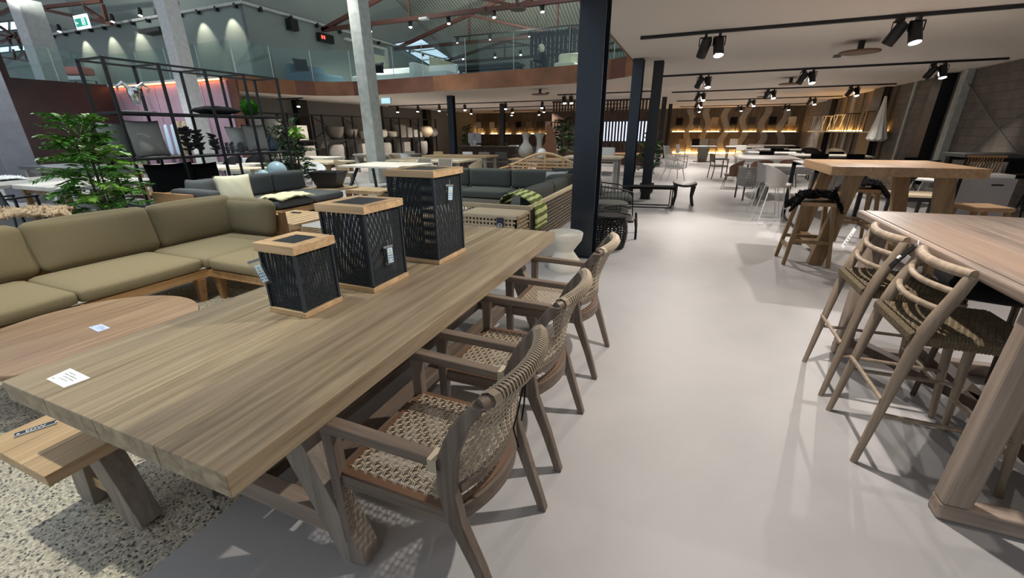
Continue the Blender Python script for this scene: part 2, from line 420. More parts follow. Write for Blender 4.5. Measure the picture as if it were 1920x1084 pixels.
# ---------- lower walls ----------
struct('wall_right',B().b2(6.66,6.9,-5,36,0,CZ+.5),'grey_blockwork')
struct('wall_back',B().b2(-1.6,6.9,34.5,34.8,0,CZ+.5),'brown_board')
struct('wall_back',B().b2(-17.6,-1.6,34.5,34.8,0,CZ+.5),'brown_board')
struct('wall_left',B().b2(-17.6,-17.4,12.01,34.5,0,CZ),'shelf_wall')
# maroon wall on the far left with its taller near end
yE=atx(19,146,-23).y
struct('wall_left',B().b2(-23.4,-23,yE,11.7,0,FZ),'maroon_wall')
struct('wall_left',B().b2(-23.4,-23,-5,yE,0,6.2),'maroon_wall')
xm=aty(430,160,11.7).x
mp=B()
n=5
for i in range(n):
    x0=-23+(xm+23)*i/n; x1=-23+(xm+23)*(i+1)/n
    mp.b2(x0+.015,x1-.015,11.60,11.66,0,3.42)
mp.b2(-23,xm,11.661,11.695,0,3.4)
struct('wall_back',mp,'mauve_panel')
struct('wall_back',B().b2(xm,-15.5,11.64,11.695,0,3.5),'corten_dark')
led=B().b2(-22.9,xm-.1,11.50,11.54,3.44,3.47)
tag(led.obj('led_strip','led_orange'),'orange glowing light strip along the top of the mauve wall panels','light strip')
struct('trim_1',B().b2(-23,xm,11.44,11.69,3.48,3.55),'concrete_light')
# ---------- lower ceiling / upper floor slab with the curved opening ----------
edge=[(-1.42,-5),(-1.42,12.6),(-1.6,13.1),(-2.0,13.6),(-2.5,13.98),(-3.1,14.35),(-4,14.62),(-6,14.8),(-9.3,15.0),(-12.2,15.15),(-13.2,15.1),(-14,14.85),(-14.6,14.4),(-15.0,13.8),(-15.25,13.1),(-15.4,12.3),(-15.5,11.7)]
poly=[(6.7,-5),(6.7,34.5),(-33,34.5),(-33,11.7)]+edge[::-1]
slab=B().prism(poly,CZ,CZ+.06); struct('ceiling',slab,'plaster_white')
struct('floor',B().prism(poly,CZ+.07,FZ),'plaster_grey')
# corten fascia as joined bent plates
segs=edge[1:]
fas=[B(),B()]
def off(p,q,d):
    dx,dy=q[0]-p[0],q[1]-p[1]; l=math.hypot(dx,dy); return (dy/l*d*-1,dx/l*d)
L_=[]
for i in range(len(edge)-1):
    p,q=edge[i],edge[i+1]; l=math.hypot(q[0]-p[0],q[1]-p[1]); k=max(1,round(l/3.1))
    for j in range(k):
        a=(p[0]+(q[0]-p[0])*j/k,p[1]+(q[1]-p[1])*j/k); b_=(p[0]+(q[0]-p[0])*(j+1)/k,p[1]+(q[1]-p[1])*(j+1)/k); L_.append((a,b_))
for i,(a,b_) in enumerate(L_):
    ox,oy=off(a,b_,-.02); ox,oy=-abs(ox) if a[1]<13 and a[0]>-5 else ox,oy
    nx,ny=(b_[1]-a[1]),-(b_[0]-a[0]); l=math.hypot(nx,ny); nx,ny=nx/l*.03,ny/l*.03
    cx,cy=-8,5
    if (cx-a[0])*nx+(cy-a[1])*ny<0: nx,ny=-nx,-ny
    pl=[(a[0],a[1]),(b_[0],b_[1]),(b_[0]+nx,b_[1]+ny),(a[0]+nx,a[1]+ny)]
    fas[1 if i in (8,13,14,17) else 0].prism(pl,CZ-.01,FZ+.02)
struct('trim_2',fas[0],'corten'); struct('trim_3',fas[1],'corten_dark')
# ---------- glass balustrade, one panel per piece ----------
def panel(a,b_,z0,z1,lab,grp='glass balustrade panels above the rust-brown edge band'):
    d=Vector((b_[0]-a[0],b_[1]-a[1],0)); d.normalize(); nx=Vector((-d.y,d.x,0))*.012; g=.015
    A=Vector((a[0],a[1],0))+d*g; Bq=Vector((b_[0],b_[1],0))-d*g
    o=B().prism([(A-nx)[:2],(Bq-nx)[:2],(Bq+nx)[:2],(A+nx)[:2]],z0,z1).obj('glass_balustrade_panel','glass_rail')
    ed=B().b2(-.006,.006,-.012,.012,0,z1-z0-.01)
    e=ed.obj('polished_edge','white_steel',o); e.location=(Bq.x,Bq.y,z0)
    tag(o,lab,'balustrade panel',grp)
path=[(-1.47,4),(-1.47,6.5),(-1.47,9),(-1.47,11.6)]
inn=[(x+(.0 if x<-15 else 0),y+.04) for x,y in edge[2:]]
gp=[(-1.40,1),(-1.40,3.4),(-1.40,5.8),(-1.40,8.2),(-1.40,10.4),(-1.40,12.55),(-2.45,14.02),(-4,14.68),(-6,14.86),(-7.9,14.97),(-9.8,15.08),(-11.2,15.15),(-12.3,15.2),(-13.3,15.14),(-14.65,14.42),(-15.3,13.1),(-15.53,11.75)]
for i in range(len(gp)-1): panel(gp[i],gp[i+1],FZ,FZ+1.15,'clear glass balustrade panel standing on the curved rust-brown upper floor edge')
for i in range(4):
    x=-23+1.85*i; panel((x,11.8),(x+1.85,11.8),FZ,FZ+1.15,'clear glass balustrade panel above the mauve wall','glass balustrade panels above the mauve wall')
yy_=[yE,10.0,11.7]
for i in range(2): panel((-23.1,yy_[i]),(-23.1,yy_[i+1]),FZ,FZ+1.15,'clear glass balustrade panel on top of the maroon wall','glass balustrade panels on the maroon wall')
# ---------- upper storey ----------
GX,GY,GZ=-17.4,14.1,6.5
struct('wall_upper',B().b2(-32,GX,GY,GY+.2,FZ,GZ),'plaster_grey')
wall=B()
P3=[(GX-.2,GY,FZ),(GX-.2,40,FZ),(GX-.2,40,4.2),(GX-.2,33.5,5.9),(GX-.2,24.3,8.95),(GX-.2,18,10.9),(GX-.2,GY,10.9)]
wall.extr(P3,(.2,0,0)); struct('wall_upper',wall,'plaster_grey')
struct('wall_upper',B().b2(-32,GX-.2,GY+1.2,GY+1.4,GZ,10.5),'plaster_grey')
struct('wall_upper_back',B().b2(-17.4,6.9,39.8,40,FZ,8),'plaster_grey')
# clerestory glazing beside the roof slope
sk=[atx(735,82,GX+.03),atx(790,73,GX+.03),atx(884,137,GX+.03),atx(832,139,GX+.03)]
w=B().extr(sk,(.03,0,0)).obj('window_1','sky_dim'); w['kind']='structure'
gb=B()
for t in (.25,.5,.75):
    gb.bar(sk[0].lerp(sk[3],t)+Vector((.06,0,0)),sk[1].lerp(sk[2],t)+Vector((.06,0,0)),.05,.05)
for k in range(4): gb.bar(sk[k]+Vector((.06,0,0)),sk[(k+1)%4]+Vector((.06,0,0)),.06,.06)
gb.obj('window_frame','grey_steel',w)
# sloping corrugated roof over the hall
def roofz(y): return 8.95-(y-24.3)*.352
R=B(); R.extr([(-17.5,40,roofz(40)),(8,40,roofz(40)),(8,6,roofz(6)),(-17.5,6,roofz(6))],(0,0,.1))
struct('ceiling',R,'corrugated_sheet')
# curtain and white door frame in the upper wall
fr=B(); a0=atx(686,75,GX+.05); a1=atx(722,96,GX+.05)
fr.bar((GX+.06,19.6,6.15),(GX+.06,22.9,6.15),.25,.12); fr.bar((GX+.06,22.9,3.6),(GX+.06,22.9,6.2),.12,.25)
f1=fr.obj('door_1','plaster_white'); f1['kind']='structure'
def curtain(name,x,y0,y1,z0,z1,lab,mat='cream_fabric'):
    b_=B(); n=60; v=[]
    for i in range(n+1):
        t=i/n; yy=y0+(y1-y0)*t; v.append((x+.05*math.sin(i*1.3),yy))
    vs=[];fs=[]
    for x_,y_ in v: vs+= [(x_,y_,z0),(x_,y_,z1),(x_+.01,y_,z1),(x_+.01,y_,z0)]
    for i in range(n):
        for k in range(4): fs.append((i*4+k,i*4+(k+1)%4,(i+1)*4+(k+1)%4,(i+1)*4+k))
    b_.add(vs,fs); o=b_.obj(name,mat,smooth=True); tag(o,lab,'curtain'); return o
curtain('curtain',GX+.35,20.6,22.4,3.6,5.7,'cream pleated curtain hanging inside the white frame on the upper floor')
curtain('curtain',GX+2.0,24.5,27.6,3.6,5.9,'pale yellow sheer curtain hanging in front of the blue clerestory glazing')
# eaves gutter with brackets
g=thing('gutter','pale lit gutter pipe with brackets along the top of the grey upper wall','gutter',(0,0,0))
g1=B().tube([(-32,GY-.12,GZ),(GX+.1,GY-.12,GZ),(GX+.14,30.2,GZ)],.055,8).obj('pipe','concrete_light',g)
bk=[]
for i in range(23):
    if i<13: p=(-31.5+i*1.15,GY-.1,GZ-.08)
    else: p=(GX+.1,GY+.7+(i-13)*1.5,GZ-.08)
    B().box((0,0,0),(.12,.12,.18)).obj('bracket','black_steel',g,loc=p)
# hall trusses: bottom chord, raking members and struts, one thing per truss
def truss(y,z,x0,x1,lab,mat='rust_steel',apex=2.6,w=.16):
    t=thing('roof_truss',lab,'roof truss',((x0+x1)/2,y,z))
    hx=(x1-x0)/2
    B().bar((-hx,0,0),(hx,0,0),w,w).obj('bottom_chord',mat,t)
    B().bar((-hx,0,.0),(0,0,apex),w,w).obj('rafter',mat,t)
    B().bar((hx,0,.0),(0,0,apex),w,w).obj('rafter',mat,t)
    B().bar((0,0,0),(0,0,apex),w*.6,w*.6).obj('king_post',mat,t)
    for s in (-1,1):
        B().bar((0,0,0),(s*hx*.5,0,apex*.5),w*.6,w*.6).obj('strut',mat,t)
        B().bar((s*hx*.5,0,0),(s*hx*.5,0,apex*.5),w*.4,w*.4).obj('tie_rod',mat,t)
    return t
truss(18.0,6.25,-17.2,3.0,'rust-red roof truss nearest the opening, chord running behind the concrete pillar')
truss(23.6,6.25,-17.2,3.0,'dark rust roof truss second from the front on the upper floor')
truss(28.6,6.1,-17.2,3.0,'dark roof truss farthest back on the upper floor','dark_wood',2)
# far left bay beyond the maroon wall
R=B(); R.extr([(-44,36,6.4),(-17.6,36,6.4),(-17.6,8,11.0),(-44,8,11.0)],(0,0,.1)); struct('ceiling',R,'corrugated_sheet')
struct('wall_far_left',B().b2(-44.3,-44,-5,36,0,11),'plaster_grey')
for k,(u0,v0,u1,v1,xx) in enumerate(((0,42,62,60,-30),(0,88,66,100,-34))):
    a=aty(u0,v0,16);b_=aty(u1,v0-6,16);c=aty(u1,v1-6,16);d=aty(u0,v1,16)
    w=B().extr([a,b_,c,d],(0,.05,0)).obj('window_%d'%(k+2),'sky_light'); w['kind']='structure'
    f=B()
    for t in (0,.33,.66,1): f.bar(a.lerp(b_,t)-Vector((0,.05,0)),d.lerp(c,t)-Vector((0,.05,0)),.08,.08)
    f.bar(a-Vector((0,.05,0)),b_-Vector((0,.05,0)),.08,.08); f.bar(d-Vector((0,.05,0)),c-Vector((0,.05,0)),.08,.08)
    f.obj('window_frame','grey_steel',w)
def lat(y,pts,lab,mat='rust_steel',w=.12):
    P=[aty(u,v,y) for u,v in pts]; o=P[0]
    t=thing('roof_truss',lab,'roof truss',o)
    return t,P,o
t,P,o=lat(13.0,[(-40,-2),(108,42),(60,-10),(108,-16)],'dark steel truss at the top left corner with crossing members above the concrete pillar')
def mem(t,o,y,a,b_,name,w=.12,mat='rust_steel'):
    B().bar(aty(*a,y)-o,aty(*b_,y)-o,w,w).obj(name,mat,t)
for a,b_,nm in (((-10,-2),(100,22),'bottom_chord'),((100,22),(210,45),'bottom_chord'),((0,28),(60,-8),'rafter'),((25,-5),(60,20),'strut'),((80,14),(190,2),'strut'),((158,14),(200,42),'strut'),((192,8),(200,38),'tie_rod')): mem(t,o,13,a,b_,nm,.13)
t,P,o=lat(12.5,[(0,64)],'dark lattice roof truss on the far left in front of the bright roof glazing')
for a,b_,nm in (((-5,64),(58,76),'bottom_chord'),((0,50),(26,68),'rafter'),((26,68),(0,80),'strut'),((28,60),(40,92),'tie_rod'),((40,70),(56,62),'strut'),((15,70),(22,86),'tie_rod')): mem(t,o,12.5,a,b_,nm,.1)
t,P,o=lat(12.8,[(0,110)],'pinkish lattice beam lowest on the far left just above the glass rail')
for a,b_,nm in (((2,107),(62,116),'bottom_chord'),((30,112),(45,98),'strut'),((45,98),(52,114),'strut'),((52,114),(62,100),'strut'),((24,92),(30,112),'tie_rod')): mem(t,o,12.8,a,b_,nm,.08,'rust_steel')
# ---------- concrete pillars ----------
def pillar(x,y,w,z0,z1,lab,mat='concrete',d=None):
    o=B().b2(-w/2,w/2,-(d or w)/2,(d or w)/2,0,z1-z0).obj('concrete_pillar',mat,loc=(x,y,z0)); bevel(o,.02); return tag(o,lab,'pillar')
pillar(-9.93+.2,11.55+.22,.42,0,9.5,'tall square grey concrete pillar rising behind the lanterns',d=.46)
pillar(-14.5+.1,9.02+.2,.42,0,9.5,'square concrete pillar rising behind the black open shelving','concrete_light')
pC=aty(79,30,8.3)
pillar(-25.0,10.6,.75,0,6.55,'pale concrete pillar at the far left under the roof truss','concrete_light')
xD=-2.729*5.7; pillar(xD-.3,5.4,.6,0,9.5,'large dark purple-grey concrete pillar cut by the left edge of the picture','concrete_dark')
# ---------- steel columns ----------
def col_h(x,y,w,d,lab,z1=CZ,mat='navy_steel'):
    b_=B(); t=.02
    b_.b2(-w/2,w/2,-d/2,-d/2+t,0,z1-.012).b2(-w/2,w/2,d/2-t,d/2,0,z1-.012).b2(-.012+w*.2,.012+w*.2,-d/2+t,d/2-t,.03,z1-.014)
    o=b_.obj('steel_column',mat,loc=(x,y,.012)); bp=B().b2(-w*.62,w*.62,-d*.62,d*.62,-.011,0).obj('base_plate','black_steel',o); return tag(o,lab,'column')
col_h(-1.20,5.50,.30,.30,'thick navy steel column standing beside the white hourglass stool')
col_h(-1.28,10.5,.22,.30,'navy steel column behind the black bench, left one of the close pair')
col_h(-.90,11.0,.21,.24,'black steel column behind the black bench, right one of the close pair','' and 0 or CZ,'black_steel')
for y,l in ((16.8,'black steel column third along the aisle behind the white rattan armchair'),(22.4,'black steel column fourth along the aisle'),(28.4,'black steel column farthest along the aisle')): col_h(-1.42,y,.2,.24,l,CZ,'black_steel')
col_h(-9.80,17.1,.26,.26,'dark round-edged steel column left of the silver desktop monitor',CZ,'navy_steel')
col_h(-10.0,23.1,.23,.24,'dark steel column right of the silver desktop monitor',CZ,'black_steel')
# columns and fittings of the right wall
def wcol(u,v,w,lab,mat,d=.22,x=6.55):
    p=atx(u,v,x); o=B().b2(-d,0,-w/2,w/2,0,CZ-.01).obj('wall_column',mat,loc=(6.655,p.y,0)); return tag(o,lab,'column')
wcol(1762,190,.55,'wide black steel column on the right wall beyond the wooden bar table','black_steel',.3)
wcol(1795,190,.30,'grey concrete pier beside the wide black column on the right wall','concrete',.16)
wcol(1650,205,1.0,'black steel column on the right wall beside the closed white parasol','black_steel',.3)
wcol(1553,225,.9,'black column on the right wall beyond the stool shelf','black_steel',.25)
wcol(1500,225,1.1,'black column in the far right corner of the showroom','black_steel',.25)
wcol(1700,200,.16,'pale grey conduit running up the right wall','concrete',.06)
br=thing('wall_brace','thin pale steel cross brace on the right block wall','brace',(6.6,atx(1870,245,6.6).y,atx(1870,245,6.6).z))
o=Vector(br.location)
for a,b_ in (((1805,140),(1870,240)),((1870,240),(1930,315)),((1820,285),(1870,240)),((1870,240),(1930,205))):
    B().bar(atx(*a,6.6)-o,atx(*b_,6.6)-o,.02,.02).obj('rod','grey_steel',br)
# ================= NEAR FURNITURE =================
def weave(bd,x0,x1,y0,y1,z,nx,ny,r=.0032,amp=.0055,pair=.008,zf=None,sides=5,which='xy'):
    "cords crossing over and under; nx cords running along y, ny cords running along x"
    zf=zf or (lambda x,y:z)
    xs=[x0+(x1-x0)*(i+.5)/nx for i in range(nx)]; ys=[y0+(y1-y0)*(j+.5)/ny for j in range(ny)]
    if 'y' in which:
        for i,x in enumerate(xs):
            for q in ((-.5,.5) if pair else (0,)):
                pts=[(x+q*pair,y0,zf(x,y0)-.004)]
                for j,y in enumerate(ys):
                    pts.append((x+q*pair,y,zf(x,y)+(amp if (i+j)%2 else -amp)))
                pts.append((x+q*pair,y1,zf(x,y1)-.004)); bd.tube(pts,r,sides,cap=False)
    if 'x' in which:
        for j,y in enumerate(ys):
            pts=[(x0,y,zf(x0,y))]
            for i,x in enumerate(xs): pts.append((x,y,zf(x,y)+(-amp if (i+j)%2 else amp)))
            pts.append((x1,y,zf(x1,y))); bd.tube(pts,r*1.15,sides,cap=False)
    return bd
# ---- main dining table ----
tb=thing('dining_table','long weathered grey-brown teak dining table with four wide planks, three dark lanterns on it','table',(-1.62,2.0,0))
TX=[-2.225,-1.94,-1.643,-1.327,-1.02]
b=B()
for i in range(4): b.b2(TX[i]+.0015+1.62,TX[i+1]-.0015+1.62,.493-2,3.51-2,.68,.76)
bevel(b.obj('tabletop','table_wood',tb),.003)
for y,nm in ((.87,'n'),(3.1,'f')):
    yy=y-2
    for s in (-1,1):
        b=B(); x0=.60 if s>0 else -.31; x1=.33 if s>0 else -.16
        b.bar((x0,yy,0),(x1,yy,.66),.13,.09,side=(0,1,0)); 
        o=b.obj('leg','table_leg_wood',tb); bevel(o,.004)
    bevel(B().b2(-.27,.56,yy-.035,yy+.035,.10,.20).obj('crossbar','grey_teak_x',tb),.004)
    bevel(B().b2(-.50,.50,yy-.05,yy+.05,.62,.679).obj('top_batten','grey_teak_x',tb),.004)
for x in (.0,.26): bevel(B().b2(x-.05,x+.05,.87-2+.035,3.1-2-.035,.115,.175).obj('stretcher','chair_wood_y',tb),.004)
# ---- bench ----
bn=thing('bench','pale teak plank bench tucked beside the near left corner of the long dining table','bench',(-2.24,1.5,0))
b=B()
for i in range(3): b.b2(-.235+.157*i+.001,-.235+.157*(i+1)-.001,-1.07,1.07,.40,.45)
bevel(b.obj('seat','pale_teak_y',bn),.003)
for y in (-.86,.86):
    for s,x0 in ((-1,-.17),(1,.21)):
        bevel(B().bar((x0,y,0),(s*.07,y,.40),.13,.085,side=(0,1,0)).obj('leg','table_leg_wood',bn),.003)
    B().b2(-.15,.17,y-.02,y+.02,.10,.16).obj('crossbar','pale_teak_x',bn)
def text(s,size,mat,parent=None,loc=(0,0,0),rot=(0,0,0),name='lettering',ext=.0004):
    cu=bpy.data.curves.new(name,'FONT'); cu.body=s; cu.size=size; cu.extrude=ext; cu.align_x='CENTER'; cu.align_y='CENTER'
    tmp=bpy.data.objects.new(name,cu); dg=bpy.context.evaluated_depsgraph_get()
    col.objects.link(tmp); bpy.context.view_layer.update(); me=bpy.data.meshes.new_from_object(tmp.evaluated_get(bpy.context.evaluated_depsgraph_get()))
    bpy.data.objects.remove(tmp); bpy.data.curves.remove(cu)
    me.materials.clear(); me.materials.append(MT[mat]); o=bpy.data.objects.new(name,me); col.objects.link(o); o.location=loc; o.rotation_euler=rot
    if parent: o.parent=parent
    return o
p0=at(27,817,.4505); p1=at(106,791,.4505); dd=(p1-p0); a=math.atan2(dd.y,dd.x)
mid=(p0+p1)/2
st=thing('label_strip','dark blue glossy label strip lying on the pale teak bench','label',mid,a)
B().b2(-dd.length/2,dd.length/2,-.018,.018,0,.0015).obj('strip','navy_label',st)
B().b2(-dd.length/2,dd.length/2,-.024,-.018,0,.006).obj('edge','silver',st)
text('EDW',.026,'paper',st,(0.0,0,.002))
for x in (-.05,.06): B().b2(x-.004,x+.004,-.004,.004,.0016,.002).obj('dot','paper',st)
# ---- price cards ----
def card(u4,z,mat,lab,lines=True,name='price_card'):
    P=[at(u,v,z) for u,v in u4]; c=sum(P,Vector())/4
    t=thing(name,lab,'card',c)
    B().extr([p-c for p in P],(0,0,.0012)).obj('card_sheet',mat,t)
    ex=(P[1]-P[0]);ey=(P[3]-P[0])
    if lines:
        b=B(); rnd=random.Random(3)
        for r_,(s,e) in enumerate(((.25,.62),(.2,.8),(.3,.85),(.3,.7),(.1,.25))):
            v=.22+r_*.15; x=s
            while x<e:
                pts=[]
                for k in range(5): pts.append(P[0]-c+ex*(x+k*.012)+ey*(1-v+(.035 if k%2 else -.03)*rnd.random())+Vector((0,0,.0016)))
                b.tube(pts,.0007,4); x+=.075
        b.obj('handwriting','ink_grey',t)
    return t
card([(87,711),(120,727.5),(169.5,709),(132,691)],.7605,'paper','white handwritten price card on the near end of the long dining table')
card([(166,614),(184,622.5),(207,615),(190,608)],.3805,'paper_blue','small bluish paper card lying on the round coffee table',True)
# ---- lanterns ----
def lantern(x,y,w,h,lab,rz=0):
    t=thing('lantern',lab,'lantern',(x,y,.7605),rz); hw=w/2; tb_=.03; tt=.042; ov=.006
    # base and top frames of teak
    bevel(B().b2(-hw,hw,-hw,hw,0,.028).obj('base','pale_teak_x',t),.003)
    W=hw+ov; f=.055
    b=B().b2(-W,W,-W,-W+f,h-tt,h).b2(-W,W,W-f,W,h-tt,h).b2(-W,-W+f,-W+f,W-f,h-tt,h).b2(W-f,W,-W+f,W-f,h-tt,h)
    bevel(b.obj('top_frame','pale_teak_x',t),.003)
    B().b2(-W+f,W-f,-W+f,W-f,h-.012,h-.002).obj('solar_panel','solar_panel',t)
    z0,z1=.028,h-tt; r=hw-.012
    for sx in (-1,1):
        for sy in (-1,1):
            B().bar((sx*r,sy*r,z0),(sx*r,sy*r,z1),.013,.013).obj('corner_post','rope_panel_edge',t)
    n=int((z1-z0)/.0085)
    for k in range(4):
        b=B(); R=Matrix.Rotation(k*PI/2,3,'Z')
        m_=int(2*r/.016)
        for i in range(n):
            z=z0+(i+.5)*(z1-z0)/n
            p=[R@Vector((-r+.01,-r+.002,z)),R@Vector((r-.01,-r+.002,z))]
            b.bar(p[0],p[1],.0052,.0042)
        for j in range(1,m_):
            xx=-r+2*r*j/m_; p=[R@Vector((xx,-r+.003,z0)),R@Vector((xx,-r+.003,z1))]; b.bar(p[0],p[1],.003,.003)
        b.obj('rope_panel','rope_black',t)
    # lamp insert
    B().lathe([(.03,h-.09),(.035,h-.08),(.035,h-.045)],n=12).obj('lamp_unit','black_steel',t)
    return t
lantern(-1.735,1.43,.245,.358,'smallest dark rope-sided lantern with teak frames, nearest on the dining table')
lantern(-1.69,1.862,.325,.482,'medium dark rope-sided lantern in the middle of the row on the dining table')
lantern(-1.655,2.475,.375,.612,'tallest dark rope-sided lantern at the far end of the row on the dining table')
def bag(p,w,h,rz,tilt,lab,sl=.05):
    t=thing('bagged_remote_control',lab,'remote control',p,rz)
    R=Matrix.Rotation(tilt,3,'Y')
    b=B()
    b.box(R@Vector((0,0,-h/2)),(w,.004,h),R).obj('plastic_bag','clear_bag',t)
    B().box(R@Vector((0,0,-.008)),(w,.0045,.012),R).obj('bag_seal','ink_grey',t)
    B().tube([(0,0,sl),(.004,0,sl*.5),R@Vector((0,0,-.004))],.0008,4).obj('string','paper',t)
    rw=.036; rh=.086; cz=-h+rh/2+.012
    c=R@Vector((w*.1,-.003,cz))
    rc=B().box(c,(rw,.006,rh),R).obj('remote','plastic_blue_white',t); bevel(rc,.002)
    k=0
    for r_ in range(5):
        for q in range(3):
            if r_==0 and q!=1: continue
            mt='button_dark'
            if r_==0: mt='button_green'
            if r_==1: mt=['button_yellow','button_red','button_yellow'][q]
            if r_==4 and q==1 : continue
            c2=R@Vector((w*.1+(q-1)*.010,-.0065,cz+.030-r_*.0145))
            bb=B().box(c2,(.0055,.0015,.0055),R).obj('button',mt,rc)
    return t
bag(Vector((-1.874,1.298,1.035)),.075,.13,.25,-.30,'white remote control in a clear plastic bag hanging on the smallest lantern',.05)
bag(Vector((-1.512,1.84,1.005)),.062,.115,PI/2-.25,0,'remote control in a clear bag hanging on the right side of the medium lantern',.03)
bag(Vector((-1.455,2.46,1.275)),.062,.115,PI/2-.35,.12,'remote control in a clear bag hanging on the right side of the tallest lantern',.03)
# ---- armchairs with woven cord ----
def armchair(lab,x,y):
    t=thing('armchair',lab,'chair',(x,y,0),0,'cord armchairs along the aisle side of the dining table')
    bul=lambda yy,a=.065:a*(1-(yy/.26)**2)
    for s in (-1,1):
        ys=s*.262
        bevel(B().bar((-.30,ys,0),(-.298,ys,.64),.034,.034,.050,.046,side=(0,1,0)).obj('front_leg','chair_wood_z',t),.004)
        prof=[(.325,0),(.255,.22),(.185,.42),(.160,.56),(.172,.68),(.220,.80),(.285,.895)]
        wd=[.034,.044,.056,.062,.062,.056,.048]
        vs=[];fs=[]
        for (px,pz),w in zip(prof,wd):
            yo=s*.245+ (s*.01 if pz>.3 else 0)
            for a,q in ((-1,-1),(1,-1),(1,1),(-1,1)): vs.append((px+a*w/2,yo+q*.021,pz+(0 if pz else 0)))
        for i in range(len(prof)-1):
            for k in range(4): fs.append((i*4+k,i*4+(k+1)%4,(i+1)*4+(k+1)%4,(i+1)*4+k))
        fs.append((3,2,1,0)); e=(len(prof)-1)*4; fs.append((e,e+1,e+2,e+3))
        bevel(B().add(vs,fs).obj('rear_leg','chair_wood_z',t,True,.9),.006)
        bevel(B().bar((-.328,ys,.660),(.15,ys-s*.006,.652),.052,.040,.044,.036,side=(0,0,1)).obj('armrest','chair_wood_x',t),.006)
        w=B()
        for k in range(7): w.tube([(.118+k*.0045,ys+q[0]*.027,.653+q[1]*.023) for q in ((-1,-1),(1,-1),(1,1),(-1,1))],.0024,5,closed=True)
        w.obj('cord_binding','cord',t)
        bevel(B().bar((-.29,ys*.98,.425),(.17,ys*.95,.425),.030,.055,side=(0,0,1)).obj('seat_rail','chair_wood_x',t),.003)
        B().b2(-.285,.19,s*.251-.015,s*.251+.015,.454,.463).obj('seat_edge_strip','leather_tan',t)
    bevel(B().b2(-.315,-.285,-.25,.25,.398,.452).obj('front_rail','chair_wood_y',t),.003)
    B().b2(-.288,-.262,-.235,.235,.454,.463).obj('seat_edge_strip','leather_tan',t)
    N=14
    def strip(x0,z,w,h,nm,mt,amp=.065,yr=.235,z1=0):
        vs=[];fs=[]
        for i in range(N+1):
            yy=-yr+2*yr*i/N; xx=x0+amp*(1-(yy/.26)**2)
            for a,q in ((-1,-1),(1,-1),(1,1),(-1,1)): vs.append((xx+a*w/2,yy,z+q*h/2))
        for i in range(N):
            for k in range(4): fs.append((i*4+k,i*4+(k+1)%4,(i+1)*4+(k+1)%4,(i+1)*4+k))
        fs.append((3,2,1,0)); e=N*4; fs.append((e,e+1,e+2,e+3))
        return B().add(vs,fs).obj(nm,mt,t,True)
    strip(.165,.425,.026,.060,'rear_rail','chair_wood_y',.085)
    strip(.150,.457,.026,.008,'seat_edge_strip','leather_tan',.085)
    strip(.178,.535,.018,.030,'back_lower_rail','chair_wood_y',.07)
    # top rail: bare turned ends, cord-wrapped middle
    pts=[]; rr=[]
    for i in range(21):
        yy=-.255+.51*i/20; pts.append((.285+.065*(1-(yy/.26)**2),yy,.892+.012*(1-(yy/.26)**2))); rr.append(.024 if .1<i/20<.9 else .021)
    B().tube(pts,rr,10).obj('top_rail','chair_wood_y',t,True)
    w=B(); M_=30
    for i in range(M_):
        yy=-.200+.40*i/(M_-1); cx=.285+.065*(1-(yy/.26)**2); cz=.892+.012*(1-(yy/.26)**2)
        w.tube([(cx+.0275*math.cos(a),yy+.003*math.sin(a),cz+.0275*math.sin(a)) for a in [k*PI/4 for k in range(8)]],.0028,4,closed=True)
    w.obj('cord_wrapping','cord',t)
    for s in (-1,1):
        w=B()
        for k in range(5):
            yy=s*(.208+k*.005); cx=.285+.065*(1-(yy/.26)**2)
            w.tube([(cx+.027*math.cos(a),yy,.896+.027*math.sin(a)) for a in [k2*PI/4 for k2 in range(8)]],.003,4,closed=True)
        w.obj('cord_binding','cord',t)
    # woven back
    w=B(); nv=22; nh=10
    def bp(yy,zz):
        f=(zz-.535)/(.892-.535); return (.178+(.285-.178)*f*f+.07*(1-(yy/.26)**2),yy,zz)
    for i in range(nv):
        yy=-.205+.41*(i+.5)/nv
        pp=[]
        for j in range(nh+1):
            zz=.545+(.875-.545)*j/nh; P=bp(yy,zz); pp.append((P[0]+(.005 if (i+j)%2 else -.005),P[1],P[2]))
        w.tube(pp,.002,4,cap=False)
    for j in range(1,nh):
        zz=.545+(.875-.545)*(j+.5)/nh-.013; pp=[bp(-.23,zz)]
        for i in range(nv):
            yy=-.205+.41*(i+.5)/nv; P=bp(yy,zz); pp.append((P[0]+(-.005 if (i+j)%2 else .005),P[1],P[2]))
        pp.append(bp(.23,zz)); w.tube(pp,.0022,4,cap=False)
    w.obj('woven_back','cord',t)
    w=B(); weave(w,-.268,.175,-.245,.245,.464,21,20,r=.0020,amp=.0060,pair=.0075)
    for i in range(15):
        yy=-.2+.4*i/14; xe=.165+.085*(1-(yy/.26)**2)-.02
        w.tube([(.165,yy,.464),((.165+xe)/2,yy,.469),(xe,yy,.460)],.0024,4,cap=False)
    w.obj('woven_seat','cord',t)
    return t
ac=armchair('woven cord teak armchair nearest the camera, pushed under the long dining table',-.735,1.105)
lc=B().tube([(.335,-.02,.87),(.315,-.05,.72),(.30,-.045,.66),(.325,-.06,.60)],.003,5); lc.tube([(.335,-.02,.87),(.325,-.01,.74),(.32,-.02,.68)],.003,5)
dup(ac,(-.735,1.845,0),0,'woven cord teak armchair in the middle of the three along the dining table')
dup(ac,(-.735,2.735,0),0,'woven cord teak armchair farthest of the three, nearest the white hourglass stool')
lc.obj('loose_black_cord','black_fabric',ac)
